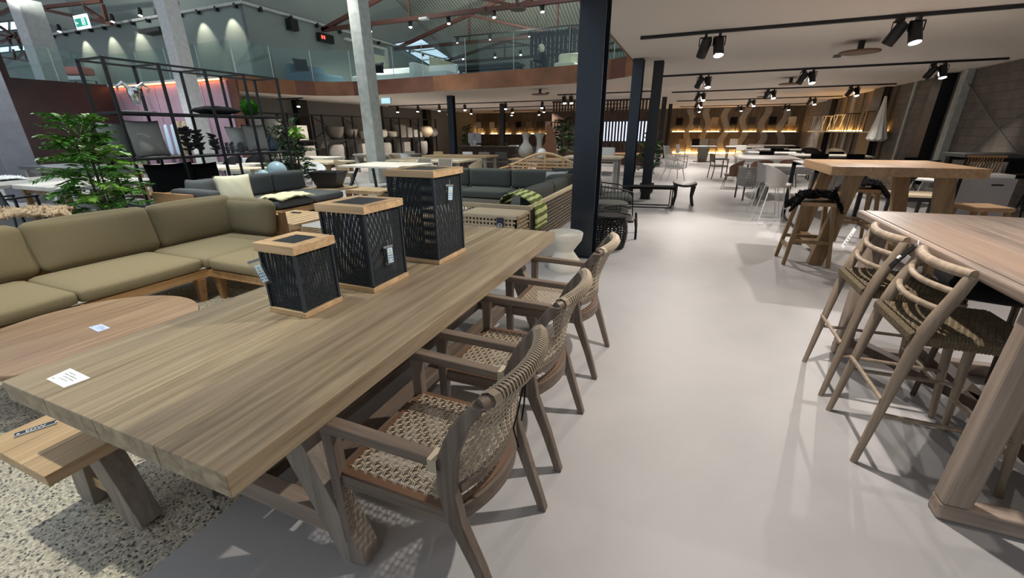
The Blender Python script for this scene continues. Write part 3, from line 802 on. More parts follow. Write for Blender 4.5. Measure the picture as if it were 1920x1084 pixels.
# ---- bar stools on the right ----
def barstool(lab,x,y):
    t=thing('bar_stool',lab,'bar stool',(x,y,0),0,'teak bar stools with woven seats at the right bar table')
    for s in (-1,1):
        B().tube([(-.275,s*.225,0),(-.225,s*.215,.45),(-.195,s*.212,.70),(-.165,s*.212,.82),(-.125,s*.215,.95),(-.105,s*.212,1.02)],[.015,.022,.027,.028,.025,.024],12).obj('rear_leg','stool_wood',t,True,1.2)
        B().tube([(.27,s*.245,0),(.235,s*.225,.40),(.215,s*.215,.71)],[.015,.021,.025],12).obj('front_leg','stool_wood',t,True,1.2)
        B().tube([(-.245,s*.222,.30),(.24,s*.235,.30)],.011,8).obj('side_stretcher','stool_wood',t,True)
    def rail(z,x0,r,nm,ext=.212,amp=.05):
        pts=[];N=12
        for i in range(N+1):
            a=-1+2*i/N; pts.append((x0-amp*(1-a*a),a*ext,z-.004*(1-a*a)))
        B().tube(pts,r,10).obj(nm,'stool_wood',t,True)
    rail(1.03,-.105,.022,'top_rail',.222)
    rail(.945,-.128,.014,'back_slat'); rail(.86,-.155,.014,'back_slat')
    B().tube([(.245,-.235,.22),(.245,.235,.22)],.012,8).obj('footrest','stool_wood',t,True)
    B().tube([(-.25,-.222,.38),(-.25,.222,.38)],.010,8).obj('rear_stretcher','stool_wood',t,True)
    B().rbox((.005,0,.717),(.43,.43,.052),.02,6).obj('seat_frame','seagrass_dark',t,True)
    w=B(); weave(w,-.205,.215,-.215,.215,.743,34,17,r=.0058,amp=.0035,pair=.0,sides=5); w.obj('woven_seat','seagrass',t)
    for s,xx in ((-1,-.212),(1,.222)):
        w=B()
        for k in range(34):
            yy=-.205+.41*k/33; w.tube([(xx,yy,.742),(xx+s*.014,yy,.728),(xx+s*.014,yy,.700),(xx,yy,.688)],.0062,5,cap=False)
        w.obj('rope_edge','seagrass',t)
    for s in (-1,1):
        w=B()
        for k in range(34):
            x_=-.2+.41*k/33; w.tube([(x_,s*.212,.742),(x_,s*.226,.728),(x_,s*.226,.700),(x_,s*.212,.688)],.0062,5,cap=False)
        w.obj('rope_edge','seagrass',t)
    return t
bs=barstool('teak bar stool with woven seat nearest the camera, black tag on its backrest',1.255,2.44)
dup(bs,(1.25,3.05,0),0,'teak bar stool with woven seat, second from camera, white tag on its backrest')
# far side of the table
dup(bs,(2.35,2.2,0),PI,'teak bar stool on the far side of the right bar table')
# tags
tg=thing('hang_tag','black strap tag with a small white mark tied to the nearest bar stool','tag',(1.11,2.63,1.055),0)
a=at(1675,462,1.03)-Vector(tg.location); c_=at(1640,503,.94)-Vector(tg.location)
R_=B(); R_.bar((0.0,.02,-.01),(-.055,.06,-.14),.032,.005,side=(1,0,0)); R_.obj('strap','black_fabric',tg)
B().tube([(.0,.02,-.01),(.005,.01,.02),(.0,-.01,.0)],.002,5).obj('loop','silver',tg)
B().bar((-.033,.043,-.072),(-.040,.047,-.088),.014,.007,side=(1,0,0)).obj('mark','paper',tg)
tg=thing('hang_tag','white paper price tag hanging from the second bar stool','tag',(1.06,3.27,1.03),0)
B().bar((-.015,0,-.03),(-.05,.01,-.16),.050,.0015,side=(1,0,0)).obj('tag_sheet','paper',tg)
B().tube([(.02,0,.0),(.0,0,.03),(-.015,0,-.03)],.0015,5).obj('loop','black_fabric',tg)
b=B()
for k in range(5): b.bar((-.024-k*.005,-.003,-.065-k*.017),(-.026-k*.005,-.003,-.072-k*.017),.026,.002,side=(1,0,0))
b.obj('handwriting','ink_grey',tg)
# ---- right bar table ----
t2=thing('bar_table','weathered pinkish grey teak bar table with rounded edges at the right edge','table',(1.72,2.8,0))
b=B()
for i in range(4): b.b2(-.50+i*.25+.0015,-.50+(i+1)*.25-.0015,-.94,.91,1.0,1.050)
bevel(b.obj('tabletop','grey_teak_y',t2),.002,1)
for q_,m_ in (((-.54,-.501,-.98,.95),'grey_teak_y'),((.501,.54,-.98,.95),'grey_teak_y'),((-.5,.5,-.98,-.941),'grey_teak_x'),((-.5,.5,.911,.95),'grey_teak_x')):
    bevel(B().b2(*q_,.998,1.051).obj('edge_moulding',m_,t2),.016,4)
for y in (-.82,.72):
    for s in (-1,1): bevel(B().bar((s*.47,y,.08),(s*.46,y,.998),.10,.08,side=(0,1,0)).obj('leg','grey_teak_z',t2),.012)
    bevel(B().b2(-.52,.52,y-.042,y+.042,0,.082).obj('foot_beam','grey_teak_x',t2),.01)
    bevel(B().b2(-.5,.5,y-.035,y+.035,.93,.998).obj('top_beam','grey_teak_x',t2),.006)
bevel(B().b2(-.04,.04,-.78,.68,.085,.16).obj('stretcher','dark_wood',t2),.004)
for s in (-1,1): B().bar((s*.42,-.76,.13),(s*-.0,-.05,.13),.07,.06).obj('brace','dark_wood',t2)
for s in (-1,1): B().bar((s*.42,.66,.13),(s*-.0,.0,.13),.07,.06).obj('brace','dark_wood',t2)
# dark upholstered stool under the far end
dk=thing('bar_stool','dark navy upholstered bar stool tucked under the far end of the right bar table','bar stool',(1.78,3.22,0),-.2)
B().rbox((0,0,.72),(.46,.50,.09),.04,8,puff=.02).obj('seat','black_fabric',dk,True)
N=12;vs=[];fs=[]
for i in range(N+1):
    a=PI*.5+PI*(i/N)
    for rr,z in ((.26,.74),(.285,.86),(.27,.86),(.245,.74)): vs.append((rr*math.cos(a)*-1,rr*math.sin(a),z))
for i in range(N):
    for k in range(4): fs.append((i*4+k,i*4+(k+1)%4,(i+1)*4+(k+1)%4,(i+1)*4+k))
B().add(vs,fs).obj('backrest','black_fabric',dk,True)
for sx in (-1,1):
    for sy in (-1,1): B().tube([(sx*.22,sy*.22,0),(sx*.17,sy*.17,.68)],[.014,.02],8).obj('leg','dark_wood',dk,True)
# ---- round coffee table ----
rc=thing('coffee_table','low round brown teak coffee table in front of the olive sofa, bluish card on it','table',(-3.61,1.26,0))
B().lathe([(.57,.335),(.60,.345),(.605,.36),(.60,.376),(.59,.38)],n=72).obj('tabletop','round_top_wood',rc,True)
for k in range(4):
    a=k*PI/2+.6; B().bar((.42*math.cos(a),.42*math.sin(a),0),(.30*math.cos(a),.30*math.sin(a),.335),.10,.05).obj('leg','teak_z',rc)
B().lathe([(.30,.29),(.30,.333)],n=32).obj('apron','teak_x',rc)
# ---- olive sectional sofa ----
so=thing('sectional_sofa','olive green fabric corner sofa on a teak frame behind the long dining table','sofa',(-4.9,2.2,0))
def C(x0,x1,y0,y1,z0,z1,nm='seat_cushion',mat='olive_fabric',r=.045,puff=.018,par=None,ox=-4.9,oy=2.2,R=None):
    return B().rbox(((x0+x1)/2-ox,(y0+y1)/2-oy,(z0+z1)/2),(x1-x0,y1-y0,z1-z0),r,10,puff,R).obj(nm,mat,par or so,True,1.5)
C(-5.18,-4.33,.35,1.525,.33,.45); C(-5.18,-4.33,1.53,2.49,.33,.45); C(-5.18,-4.30,2.495,3.42,.33,.45)
C(-4.295,-3.42,2.495,3.36,.33,.45)
Rb=Matrix.Rotation(-.22,3,'Y')
def BC(y0,y1):
    return B().rbox((-5.28+4.9,(y0+y1)/2-2.2,.665),(.19,y1-y0,.46),.06,10,.0,Rb).obj('back_cushion','olive_fabric',so,True,1.5)
def BC2(y0,y1,nm='back_cushion'):
    b=B(); R=Rb@Matrix.Rotation(PI/2,3,'Z')
    b.rbox((0,0,0),(y1-y0,.46,.19),.07,10,.035,R@Matrix.Rotation(PI/2,3,'X'))
    o=b.obj(nm,'olive_fabric',so,True,1.5,loc=(-5.29+4.9,(y0+y1)/2-2.2,.655)); return o
BC2(.45,1.66); BC2(1.665,2.62); BC2(2.625,3.55)
b=B(); b.rbox((0,0,0),(.86,.42,.20),.08,10,.04,Matrix.Rotation(PI/2-.15,3,'X')); b.obj('side_cushion','olive_fabric',so,True,1.5,loc=(-5.0+4.9-.02,3.53-2.2,.64))
for x0,x1,y0,y1,n in ((-5.5,-4.36,.4,3.5,'frame_rail'),(-4.36,-3.45,2.52,3.45,'frame_rail')):
    X0,X1,Y0,Y1=x0+4.9,x1+4.9,y0-2.2,y1-2.2
    b=B().b2(X0,X1,Y0,Y0+.04,.25,.325).b2(X0,X1,Y1-.04,Y1,.25,.325).b2(X0,X0+.04,Y0+.04,Y1-.04,.25,.325).b2(X1-.04,X1,Y0+.04,Y1-.04,.25,.325)
    b.obj('seat_frame','teak_y',so)
    for k in range(int((Y1-Y0)/.12)): B().b2(X0+.04,X1-.04,Y0+.06+k*.12,Y0+.12+k*.12,.295,.32)
for x,y in ((-4.42,2.44),(-4.42,.5),(-4.30,2.58),(-3.52,2.58),(-3.52,3.38),(-5.45,.5)):
    B().bar((x+4.9,y-2.2,0),(x+4.9+(.03 if x<-4.35 and x>-5 else 0),y-2.2,.25),.05,.05,.10,.07,side=(0,1,0)).obj('leg','teak_z',so)
B().b2(-.64,-.60,.4-2.2,3.6-2.2,.33,.70).obj('back_frame','teak_y',so)
B().b2(-.60,.36,3.62-2.2,3.66-2.2,.26,.66).obj('side_frame','teak_x',so)
B().bar((.40,3.62-2.2,0),(.38,3.62-2.2,.70),.07,.05).obj('end_post','teak_z',so)
def fur(name,c,w,d,h,mat,lab,seed=1,n=26,drape=0):
    rnd=random.Random(seed); vs=[];fs=[]
    ph=[rnd.random()*6 for _ in range(6)]
    for i in range(n+1):
        for j in range(n+1):
            x=-1+2*i/n;y=-1+2*j/n; e=max(0,1-(abs(x)**3+abs(y)**3)*.75)
            k=1-.18*abs(math.sin(3*math.atan2(y,x)+ph[0]))
            z=h*(e**.4)*(1+.25*math.sin(x*9+ph[1])*math.cos(y*8+ph[2]))+rnd.uniform(-.12,.12)*h
            zz=z-drape*max(0,abs(x)-.6)**1*2.5
            vs.append((x*w/2*k,y*d/2*k,zz))
    for i in range(n):
        for j in range(n):
            a=i*(n+1)+j; fs.append((a,a+n+1,a+n+2,a+1))
    o=B().add(vs,fs).obj(name,mat,None,True,3.2,loc=c)
    md=o.modifiers.new('solid','SOLIDIFY'); md.thickness=.02; md.offset=-1
    # tufts
    tf=B()
    for k in range(420):
        v=vs[rnd.randrange(len(vs))]; p=Vector(v); q=p+Vector((rnd.uniform(-.03,.03),rnd.uniform(-.03,.03),rnd.uniform(.004,.03)))
        tf.tube([p-Vector((0,0,.01)),q],[.007,.001],4,cap=False)
    q_=tf.obj('tufts',mat,o); q_['kind']='stuff'; return tag(o,lab,'sheepskin')
fu=fur('sheepskin',(-5.66,1.72,.86),.36,1.0,.10,'fur_tan','tan sheepskin draped over the back of the olive sofa',3)
# ---- white hourglass stool ----
hs=B().lathe([(.195,0),(.20,.02),(.197,.10),(.105,.225),(.105,.235),(.20,.37),(.213,.45),(.207,.458),(.19,.452),(.17,.43),(0.01,.425)],n=48,capt=True).obj('hourglass_stool','cement_white',None,True,.9,loc=(-1.27,4.80,0))
tag(hs,'cream white hourglass shaped stool between the dining table end and the navy column','stool')
# ================= GENERIC FURNITURE =================
def table(lab,x0,x1,y0,y1,h,th,mt,ml,leg='post',lw=.08,name='dining_table',rz=0,inset=.12,group=None,cat='table'):
    cx,cy=(x0+x1)/2,(y0+y1)/2; t=thing(name,lab,cat,(cx,cy,0),rz,group); a,b_=(x1-x0)/2,(y1-y0)/2
    bevel(B().b2(-a,a,-b_,b_,h-th,h).obj('tabletop',mt,t),.006)
    ix,iy=a-inset,b_-inset
    if leg=='post':
        for sx in (-1,1):
            for sy in (-1,1): B().b2(sx*ix-lw/2,sx*ix+lw/2,sy*iy-lw/2,sy*iy+lw/2,0,h-th).obj('leg',ml,t)
        B().b2(-ix,ix,-iy-.012,-iy+.012,h-th-.08,h-th-.001).obj('apron',ml,t); B().b2(-ix,ix,iy-.012,iy+.012,h-th-.08,h-th-.001).obj('apron',ml,t)
    elif leg=='A':
        for sx in (-1,1):
            for sy in (-1,1): B().bar((sx*(ix+.06),sy*(iy+.02),0),(sx*(ix-.12),sy*iy,h-th),lw,lw*.7,side=(0,1,0)).obj('leg',ml,t)
            B().bar((sx*(ix),-iy,.16),(sx*(ix),iy,.16),lw*.6,lw*.6).obj('crossbar',ml,t)
    elif leg=='V':
        for sx in (-1,1):
            for sy in (-1,1): B().bar((sx*(ix+.05),sy*iy*.9,0),(sx*(ix-.15),sy*iy*.45,h-th),lw,lw,side=(0,1,0)).obj('leg',ml,t)
    elif leg=='ped':
        B().extr([(-a*.35,-b_*.5,.03),(a*.35,-b_*.5,.03),(a*.5,-b_*.5,h-th),(-a*.5,-b_*.5,h-th)],(0,b_,0)).obj('pedestal',ml,t)
        B().b2(-a*.7,a*.7,-b_*.6,b_*.6,0,.03).obj('base_plate','grey_steel',t)
    return t
def tub(lab,x,y,rz,shell='wicker',leg='black_steel',cush=None,sh=.44,bh=.78,r=.29,group=None,name='tub_chair',cat='chair',legs='splay',low=.62,sc=1):
    "rounded shell chair, back towards -y"
    t=thing(name,lab,cat,(x,y,0),rz,group,sc)
    N=20;vs=[];fs=[]
    for i in range(N+1):
        a=PI+PI*i/N; a=PI*.92+PI*1.16*i/N
        f=math.sin(max(0,min(1,i/N))*PI)**.7; top=low+(bh-low)*f
        for rr,z in ((r*.80,sh-.08),(r*1.02,top),(r*.95,top),(r*.73,sh-.05)): vs.append((rr*math.cos(a),rr*math.sin(a)*.95,z))
    for i in range(N):
        for k in range(4): fs.append((i*4+k,i*4+(k+1)%4,(i+1)*4+(k+1)%4,(i+1)*4+k))
    fs.append((3,2,1,0)); e=N*4; fs.append((e,e+1,e+2,e+3))
    B().add(vs,fs).obj('backrest',shell,t,True)
    B().lathe([(r*.70,sh-.09),(r*.82,sh-.05),(r*.80,sh-.03),(.02,sh-.03)],n=20).obj('seat',shell,t,True)
    if cush: B().rbox((0,.02,sh),(r*1.45,r*1.45,.06),.03,6,.01).obj('seat_cushion',cush,t,True)
    for sx in (-1,1):
        if legs=='sled':
            B().tube([(sx*r*.55,-r*.55,sh-.09),(sx*r*.75,-r*.8,.012),(sx*r*.75,r*.8,.012),(sx*r*.55,r*.5,sh-.09)],.010,6).obj('sled_leg',leg,t)
        else:
            for sy in (-1,1): B().tube([(sx*r*.8,sy*r*.8,0),(sx*r*.58,sy*r*.55,sh-.07)],[.011,.015],6).obj('leg',leg,t)
    return t
def slat_chair(lab,x,y,rz,frame='pale_teak_x',back='light_grey_fabric',leg=None,arms=False,group=None,sh=.45,bh=.82,w=.48,name='dining_chair',cat='chair',sc=1):
    t=thing(name,lab,cat,(x,y,0),rz,group,sc); leg=leg or frame; h=w/2
    B().rbox((0,0,sh-.02),(w,w,.05),.015,4).obj('seat',back,t,True)
    R=Matrix.Rotation(.12,3,'X'); B().rbox((0,-h-.01,(sh+bh)/2+.06),(w*.92,.035,bh-sh-.10),.015,6,0,R).obj('backrest',back,t,True)
    for sx in (-1,1):
        B().bar((sx*h*.95,h*.9,0),(sx*h*.9,h*.85,sh-.045 if not arms else .64),.03,.03).obj('front_leg',leg,t)
        B().tube([(sx*h*.95,-h*1.05,0),(sx*h*.98,-h*.85,sh),(sx*h*.98,-h*1.12,bh)],.016,6).obj('rear_leg',leg,t)
        if arms: B().bar((sx*h*.95,-h*.95,.65),(sx*h*.95,h*.95,.655),.045,.025,side=(0,0,1)).obj('armrest',frame,t)
    return t
# ================= RIGHT SIDE =================
ht=table('thick pale teak bar table on slanted legs behind the two woven bar stools',1.53,2.90,5.95,7.35,1.20,.10,'bar_wood_y','bar_wood_z','A',.15,'bar_table',inset=.16)
def woodstool(lab,x,y,rz,top='bar_wood_y',h=.78,furry=None):
    t=thing('wooden_bar_stool',lab,'bar stool',(x,y,0),rz,'four-legged teak bar stools at the tall teak table')
    B().b2(-.19,.19,-.17,.17,h-.045,h).obj('seat',top,t)
    for sx in (-1,1):
        for sy in (-1,1): B().bar((sx*.24,sy*.20,0),(sx*.155,sy*.14,h-.045),.036,.036,.045,.045,side=(0,1,0)).obj('leg','bar_wood_z',t)
        B().bar((sx*.215,-.185,.22),(sx*.215,.185,.22),.03,.045).obj('stretcher','bar_wood_z',t)
    for sy in (-1,1): B().bar((-.205,sy*.175,.30),(.205,sy*.175,.30),.025,.04).obj('stretcher','bar_wood_z',t)
    return t
ws=woodstool('teak bar stool under a black sheepskin, near the aisle side of the tall teak table',1.50,6.20-.05,0.05)
dup(ws,(2.42,7.75,0),.05,'teak bar stool under a black sheepskin behind the tall teak table')
dup(ws,(3.12,6.35,0),0.2,'teak bar stool with a bare curved seat right of the tall teak table')
def furpad(x,y,z,lab,seed,w=.62,d=.46):
    o=fur('sheepskin',(x,y,z),w,d,.085,'fur_black',lab,seed,22,drape=.12); return o
f1=furpad(1.50,6.15,.80,'black sheepskin draped over the teak stool beside the aisle',5); f2=furpad(2.42,7.75,.80,'black sheepskin draped over the teak stool behind the tall teak table',6)
# white-legged rope bar stools
def ropebar(lab,x,y,rz):
    t=tub(lab,x,y,rz,'rope_grey','white_steel',None,.74,1.02,.26,'grey rope bar stools with white wire legs','rope_bar_stool','bar stool','none',.82)
    for c in [o for o in ALL() if o.parent==t and 'leg' in o.name]: bpy.data.objects.remove(c)
    for s in (-1,1):
        B().tube([(s*.14,-.16,.66),(s*.22,-.26,.01),(s*.22,.26,.01),(s*.14,.14,.66)],.009,6).obj('sled_leg','white_steel',t)
    B().tube([(-.20,.22,.25),(.20,.22,.25)],.008,6).obj('footrest','white_steel',t)
    B().tube([(-.14,-.16,.66),(.14,-.16,.66)],.008,6).obj('crossbar','white_steel',t)
    return t
rb=ropebar('grey rope bar stool on white wire legs, nearer of the pair',1.52,8.75,-PI/2+.1)
dup(rb,(1.48,9.55,0),-PI/2,'grey rope bar stool on white wire legs, farther of the pair')
bt=thing('bar_table','black framed bar table with a white top behind the tall teak table','table',(2.42,8.75,0))
B().b2(-.6,.6,-.85,.85,1.03,1.05).obj('tabletop','white_steel',bt)
for sx in (-1,1):
    for sy in (-1,1): B().b2(sx*.57-.03,sx*.57+.03,sy*.82-.03,sy*.82+.03,.06,1.03).obj('leg','black_steel',bt)
    B().b2(sx*.57-.03,sx*.57+.03,-.85,.85,0,.06).obj('floor_rail','black_steel',bt)
for sy in (-1,1): B().b2(-.60,.60,sy*.82-.03,sy*.82+.03,.97,1.03).obj('top_rail','black_steel',bt)
# woven grey armchair
def ropearm(lab,x,y,rz,mat='rope_grey'):
    t=thing('rope_armchair',lab,'chair',(x,y,0),rz,'grey woven rope armchairs')
    def pan(cx,cy,w,d,nm):
        b=B(); nx=max(5,int(w/.035)) if w>d else max(5,int(d/.035))
        for i in range(nx):
            for sgn in (-1,1):
                pts=[]
                for k in range(9):
                    z=.34+.40*k/8; o_=(i+.5)/nx-.5+ (.5/nx)*sgn*math.sin(k*PI/2)
                    pts.append((cx+o_*w if w>d else cx,cy+(0 if w>d else o_*d),z))
                b.tube(pts,.010,5)
        b.obj(nm,mat,t,True)
    pan(0,-.27,.56,.05,'woven_back'); pan(-.28,0,.05,.5,'woven_side'); pan(.28,0,.05,.5,'woven_side')
    for c in ((0,-.27,.60,.05),(-.28,0,.05,.56),(.28,0,.05,.56)): B().rbox((c[0],c[1],.75),(c[2],c[3],.045),.02,4).obj('rim',mat,t,True)
    B().rbox((0,.02,.42),(.52,.50,.12),.04,6,.01).obj('seat_cushion','light_grey_fabric',t,True)
    B().b2(-.28,.28,-.28,.27,.32,.36).obj('seat_frame',mat,t)
    for sx in (-1,1):
        for sy in (-1,1): B().b2(sx*.26-.016,sx*.26+.016,sy*.25-.016,sy*.25+.016,0,.33).obj('leg','grey_steel',t)
    return t
ra=ropearm('grey woven rope armchair nearest on the right side of the aisle',1.50,11.75,.25)
dup(ra,(2.75,10.6,0),.1,'grey woven rope armchair seen through the legs of the white bar table')
table('thick pale concrete-look dining table behind the nearest grey rope armchair',1.75,3.3,12.2,13.3,.75,.10,'concrete_light','concrete_light','post',.14)
tc=tub('tan brown shell chair on black wire legs nearest the aisle, left of the two',1.20,13.75,1.35,'leather_tan','black_steel',None,.45,.80,.27,legs='sled',name='shell_chair')
dup(tc,(1.95,14.15,0),.2,'tan brown shell chair facing the long white table, right of the two')
tg_=slat_chair('grey sling chair with thin metal legs beside the aisle, behind the tan shell chairs',.98,16.6,-1.3,'grey_steel','rope_taupe','grey_steel',True)
table('long white dining table beyond the tan shell chairs, right of the aisle',1.45,3.2,15.3,17.6,.75,.05,'white_steel','white_steel','post',.07)
table('grey pedestal dining table standing alone at the far end of the aisle',.02,1.25,25.0,26.1,.80,.05,'concrete_light','pot_grey','ped')
wa=slat_chair('white armchair beside the pedestal table at the far end of the aisle',-.35,22.6,-PI/2-.3,'white_steel','white_fabric','white_steel',True,bh=.95)
# far right tables and chairs
fars=[(2.2,4.0,19.3,20.6,'white_steel','second white dining table beyond the long white table'),(2.9,5.2,22.3,23.8,'concrete_light','pale grey dining table in the right half of the far hall'),(3.4,5.6,17.6,18.9,'white_wood','whitish dining table near the right wall below the stool shelf'),(1.8,3.6,26.5,27.8,'white_wood','narrow white table far back before the chair shelves'),(4.0,6.0,14.5,15.6,'concrete_light','pale stone dining table seen just above the tall teak table'),(3.6,5.4,28.5,29.6,'pot_grey','dark grey table far back at the right before the chair shelves')]
for x0,x1,y0,y1,mt,l in fars: table(l,x0,x1,y0,y1,.75,.05,mt,'grey_steel','post',.06)
cb=slat_chair('black armchair',4.4,20.2,0,'black_steel','black_fabric','black_steel',True,'black chairs in the right half of the far hall')
lst=[(2.7,18.75,PI,'black armchair at the near side of the second white table'),(3.5,21.2,.1,'black armchair behind the second white table'),(4.1,19.6,-1.4,'black armchair at the right end of the second white table'),(3.5,21.75,PI,'black armchair at the near side of the pale grey far table'),(4.5,24.3,0,'black armchair behind the pale grey far table'),(4.0,17.1,PI-.1,'black armchair at the near side of the whitish table by the right wall'),(5.0,17.05,PI,'black armchair near the right wall before the whitish table'),(4.9,19.4,.1,'black armchair behind the whitish table by the right wall'),(5.8,15.9,.3,'black armchair behind the pale stone table by the right wall')]
cb.location=lst[0][:2]+(0,); cb.rotation_euler=(0,0,lst[0][2]); cb['label']=lst[0][3]
for x,y,r_,l in lst[1:]: dup(cb,(x,y,0),r_,l,'black chairs in the right half of the far hall')
cw=slat_chair('white',3,20,0,'white_steel','white_fabric','white_steel',False,'white chairs in the right half of the far hall')
lst=[(3.0,24.3,.1,'white dining chair behind the pale grey far table'),(2.35,21.15,.1,'white dining chair behind the second white table'),(2.5,26.0,PI,'white dining chair at the near side of the narrow white far table'),(3.2,28.3,.1,'white dining chair behind the narrow white far table'),(2.0,18.1,.1,'white dining chair behind the long white table')]
cw.location=lst[0][:2]+(0,); cw['label']=lst[0][3]
for x,y,r_,l in lst[1:]: dup(cw,(x,y,0),r_,l,'white chairs in the right half of the far hall')
ct=tub('tan',2.9,14.9,PI,'leather_tan','black_steel',None,.45,.80,.28,name='shell_chair')
ct['label']='light tan rounded chair back at the near end of the long white table'; ct.location=(2.75,14.75,0); ct.rotation_euler=(0,0,0)
tub('beige woven tub chair near the right wall below the stool shelf',5.3,20.6,-.6,'rope_beige','grey_steel',None,.45,.9,.33)
tub('dark brown round-backed chair beside the beige tub chair near the right wall',4.6,21.4,-.4,'leather_dark','black_steel',None,.45,.9,.33)
# loungers near the right wall
def lounger(lab,x,y,rz,mat,fm):
    t=thing('lounge_chair',lab,'lounge chair',(x,y,0),rz)
    B().extr([(-.3,-.3,.36),(.3,-.3,.36),(.3,.45,.40),(-.3,.45,.40)],(0,0,.03)).obj('seat',mat,t)
    B().extr([(-.3,-.28,.38),(.3,-.28,.38),(.3,-.75,.92),(-.3,-.75,.92)],(0,.03,.01)).obj('backrest',mat,t)
    for s in (-1,1):
        B().tube([(s*.31,.45,0),(s*.31,.40,.40),(s*.31,-.3,.37),(s*.31,-.77,.93)],.014,6).obj('side_frame',fm,t)
        B().tube([(s*.31,-.55,0),(s*.31,-.35,.55),(s*.31,.3,.56)],.013,6).obj('rear_leg',fm,t)
    return t
lounger('white framed sling lounge chair leaning back near the right wall',5.75,13.6,.9,'white_fabric','white_steel')
lounger('black sling lounge chair beside the white lounge chair near the right wall',4.5,13.6-.6,.7,'black_fabric','black_steel')
ba=ropearm('cream woven rope armchair just behind the tall teak table',3.75,10.9,.1,'rope_beige')
# far right cluster
table('dark grey bar table at the right edge in front of the block wall',5.2,6.6,11.7,12.6,1.10,.07,'grey_steel','black_steel','post',.06,'bar_table')
sc_=thing('slatted_bar_chair','wooden slat-backed bar chair with black legs at the dark grey bar table','bar chair',(5.05,10.9,0),-.1)
b=B()
for k in range(12): 
    o=B().bar((-.22+.04*k,-.22,.80),(-.22+.04*k,-.30,1.10),.018,.018).obj('back_slat','teak_z',sc_)
B().bar((-.26,-.30,1.11),(.26,-.30,1.11),.04,.03).obj('top_rail','teak_x',sc_); B().b2(-.24,.24,-.22,.24,.72,.76).obj('seat','teak_x',sc_)
for sx in (-1,1):
    for sy in (-1,1): B().bar((sx*.27,sy*.27,0),(sx*.22,sy*.2,.72),.03,.03).obj('leg','black_steel',sc_)
for x,y,l in ((5.7,11.1,'black bar stool at the dark grey bar table, left one'),(6.3,11.1,'black bar stool at the dark grey bar table, right one')):
    t=thing('black_bar_stool',l,'bar stool',(x,y,0)); B().rbox((0,0,.74),(.42,.40,.07),.03,6).obj('seat','black_fabric',t,True); B().rbox((0,-.2,.92),(.42,.05,.24),.02,6).obj('backrest','black_fabric',t,True)
    for sx in (-1,1):
        for sy in (-1,1): B().tube([(sx*.24,sy*.23,0),(sx*.17,sy*.16,.71)],.012,6).obj('leg','black_steel',t)
    B().tube([(-.22,.21,.2),(.22,.21,.2)],.01,6).obj('footrest','black_steel',t)
cabx=at(1835,398,0)
cbn=thing('waste_cabinet','pale grey box cabinet with a dark slot handle behind the tall teak table','cabinet',(aty(1842,370,9.9).x,9.9,0),.1)
B().b2(-.24,.24,-.22,.22,0,.80).obj('body','cabinet_grey',cbn); B().b2(-.08,.08,-.226,-.221,.68,.71).obj('slot_handle','black_steel',cbn); B().b2(-.21,.21,-.19,.19,.801,.86).obj('folded_cloth','white_fabric',cbn)
table('low dark woven-topped side table behind the tall teak table',3.1,3.75,8.5,9.1,.62,.04,'rope_beige','black_steel','post',.04,'side_table')
# aisle, left side pieces
eg=thing('rattan_armchair','white rattan high-backed armchair standing on the aisle beyond the black bench','armchair',(-.45,15.7,0),-1.15)
b=B(); c2=B()
for i in range(15):
    u=-1+2*i/14; pts=[]
    for k in range(9):
        f=k/8; z=.42+.68*f; wx=(.30+.04*math.sin(f*PI))*u*(1-.25*f**3); y_=-.24-.18*f+.12*u*u*(1-f*.3); pts.append((wx,y_,z))
    b.tube(pts,.007,4)
for k in range(9):
    f=k/8; pts=[]
    for i in range(15):
        u=-1+2*i/14; pts.append(((.30+.04*math.sin(f*PI))*u*(1-.25*f**3),-.24-.18*f+.12*u*u*(1-f*.3),.42+.68*f))
    b.tube(pts,.007 if 0<k<8 else .018,4)
b.obj('woven_back','white_steel',eg,True)
b=B()
for i in range(13):
    u=-1+2*i/12; b.tube([(.30*u,-.24+.12*u*u,.42),(.33*u,.02,.37),(.30*u,.28,.41)],.007,4)
b.tube([(.33*math.cos(a),.02+.30*math.sin(a),.40) for a in [k*PI/10 for k in range(20)]],.018,6,closed=True)
b.obj('seat','white_steel',eg,True)
for s in (-1,1):
    b=B()
    b.tube([(s*.33,-.22,.78),(s*.40,0,.66),(s*.36,.25,.60),(s*.30,.30,.42)],.016,6)
    for k in range(6): b.tube([(s*(.34+.01*k),-.18+.07*k,.74-.025*k),(s*.32,-.15+.07*k,.42)],.006,4)
    b.obj('arm','white_steel',eg,True)
    for sy in (-1,1): B().tube([(s*.30,sy*.30,0),(s*.22,sy*.2+.02,.38)],.014,6).obj('leg','white_steel',eg)
bb=thing('bench','low black metal framed bench beside the pair of navy and black columns','bench',(-.72,9.85,0),.15)
B().b2(-.50,.50,-.19,.19,.40,.45).obj('seat','black_fabric',bb)
for sx in (-1,1):
    B().tube([(sx*.46,-.17,.40),(sx*.46,-.19,.012),(sx*.46,.19,.012),(sx*.46,.17,.40)],.012,6).obj('leg_loop','black_steel',bb)
for sy in (-1,1): B().tube([(-.46,sy*.18,.012),(.46,sy*.18,.012)],.012,6).obj('floor_rail','black_steel',bb)
os_=thing('carved_stool','small black carved stool with dipped seat at the aisle end of the black bench','stool',(-.02,10.3,0),.1)
vs=[];fs=[];n=10
for i in range(n+1):
    for j in range(2):
        for z in (0,-.05):
            x=-.24+.48*i/n; vs.append((x,-.15+.30*j,.46+.05*(abs(x)/.24)**2+z))
b=B()
for i in range(n):
    a=i*4; q=a+4
    fs+= [(a,q,q+2,a+2),(a+1,a+3,q+3,q+1),(a,a+1,q+1,q),(a+2,q+2,q+3,a+3)]
fs+=[(0,2,3,1),(n*4,n*4+1,n*4+3,n*4+2)]
b.add(vs,fs).obj('seat','leather_dark',os_,True)
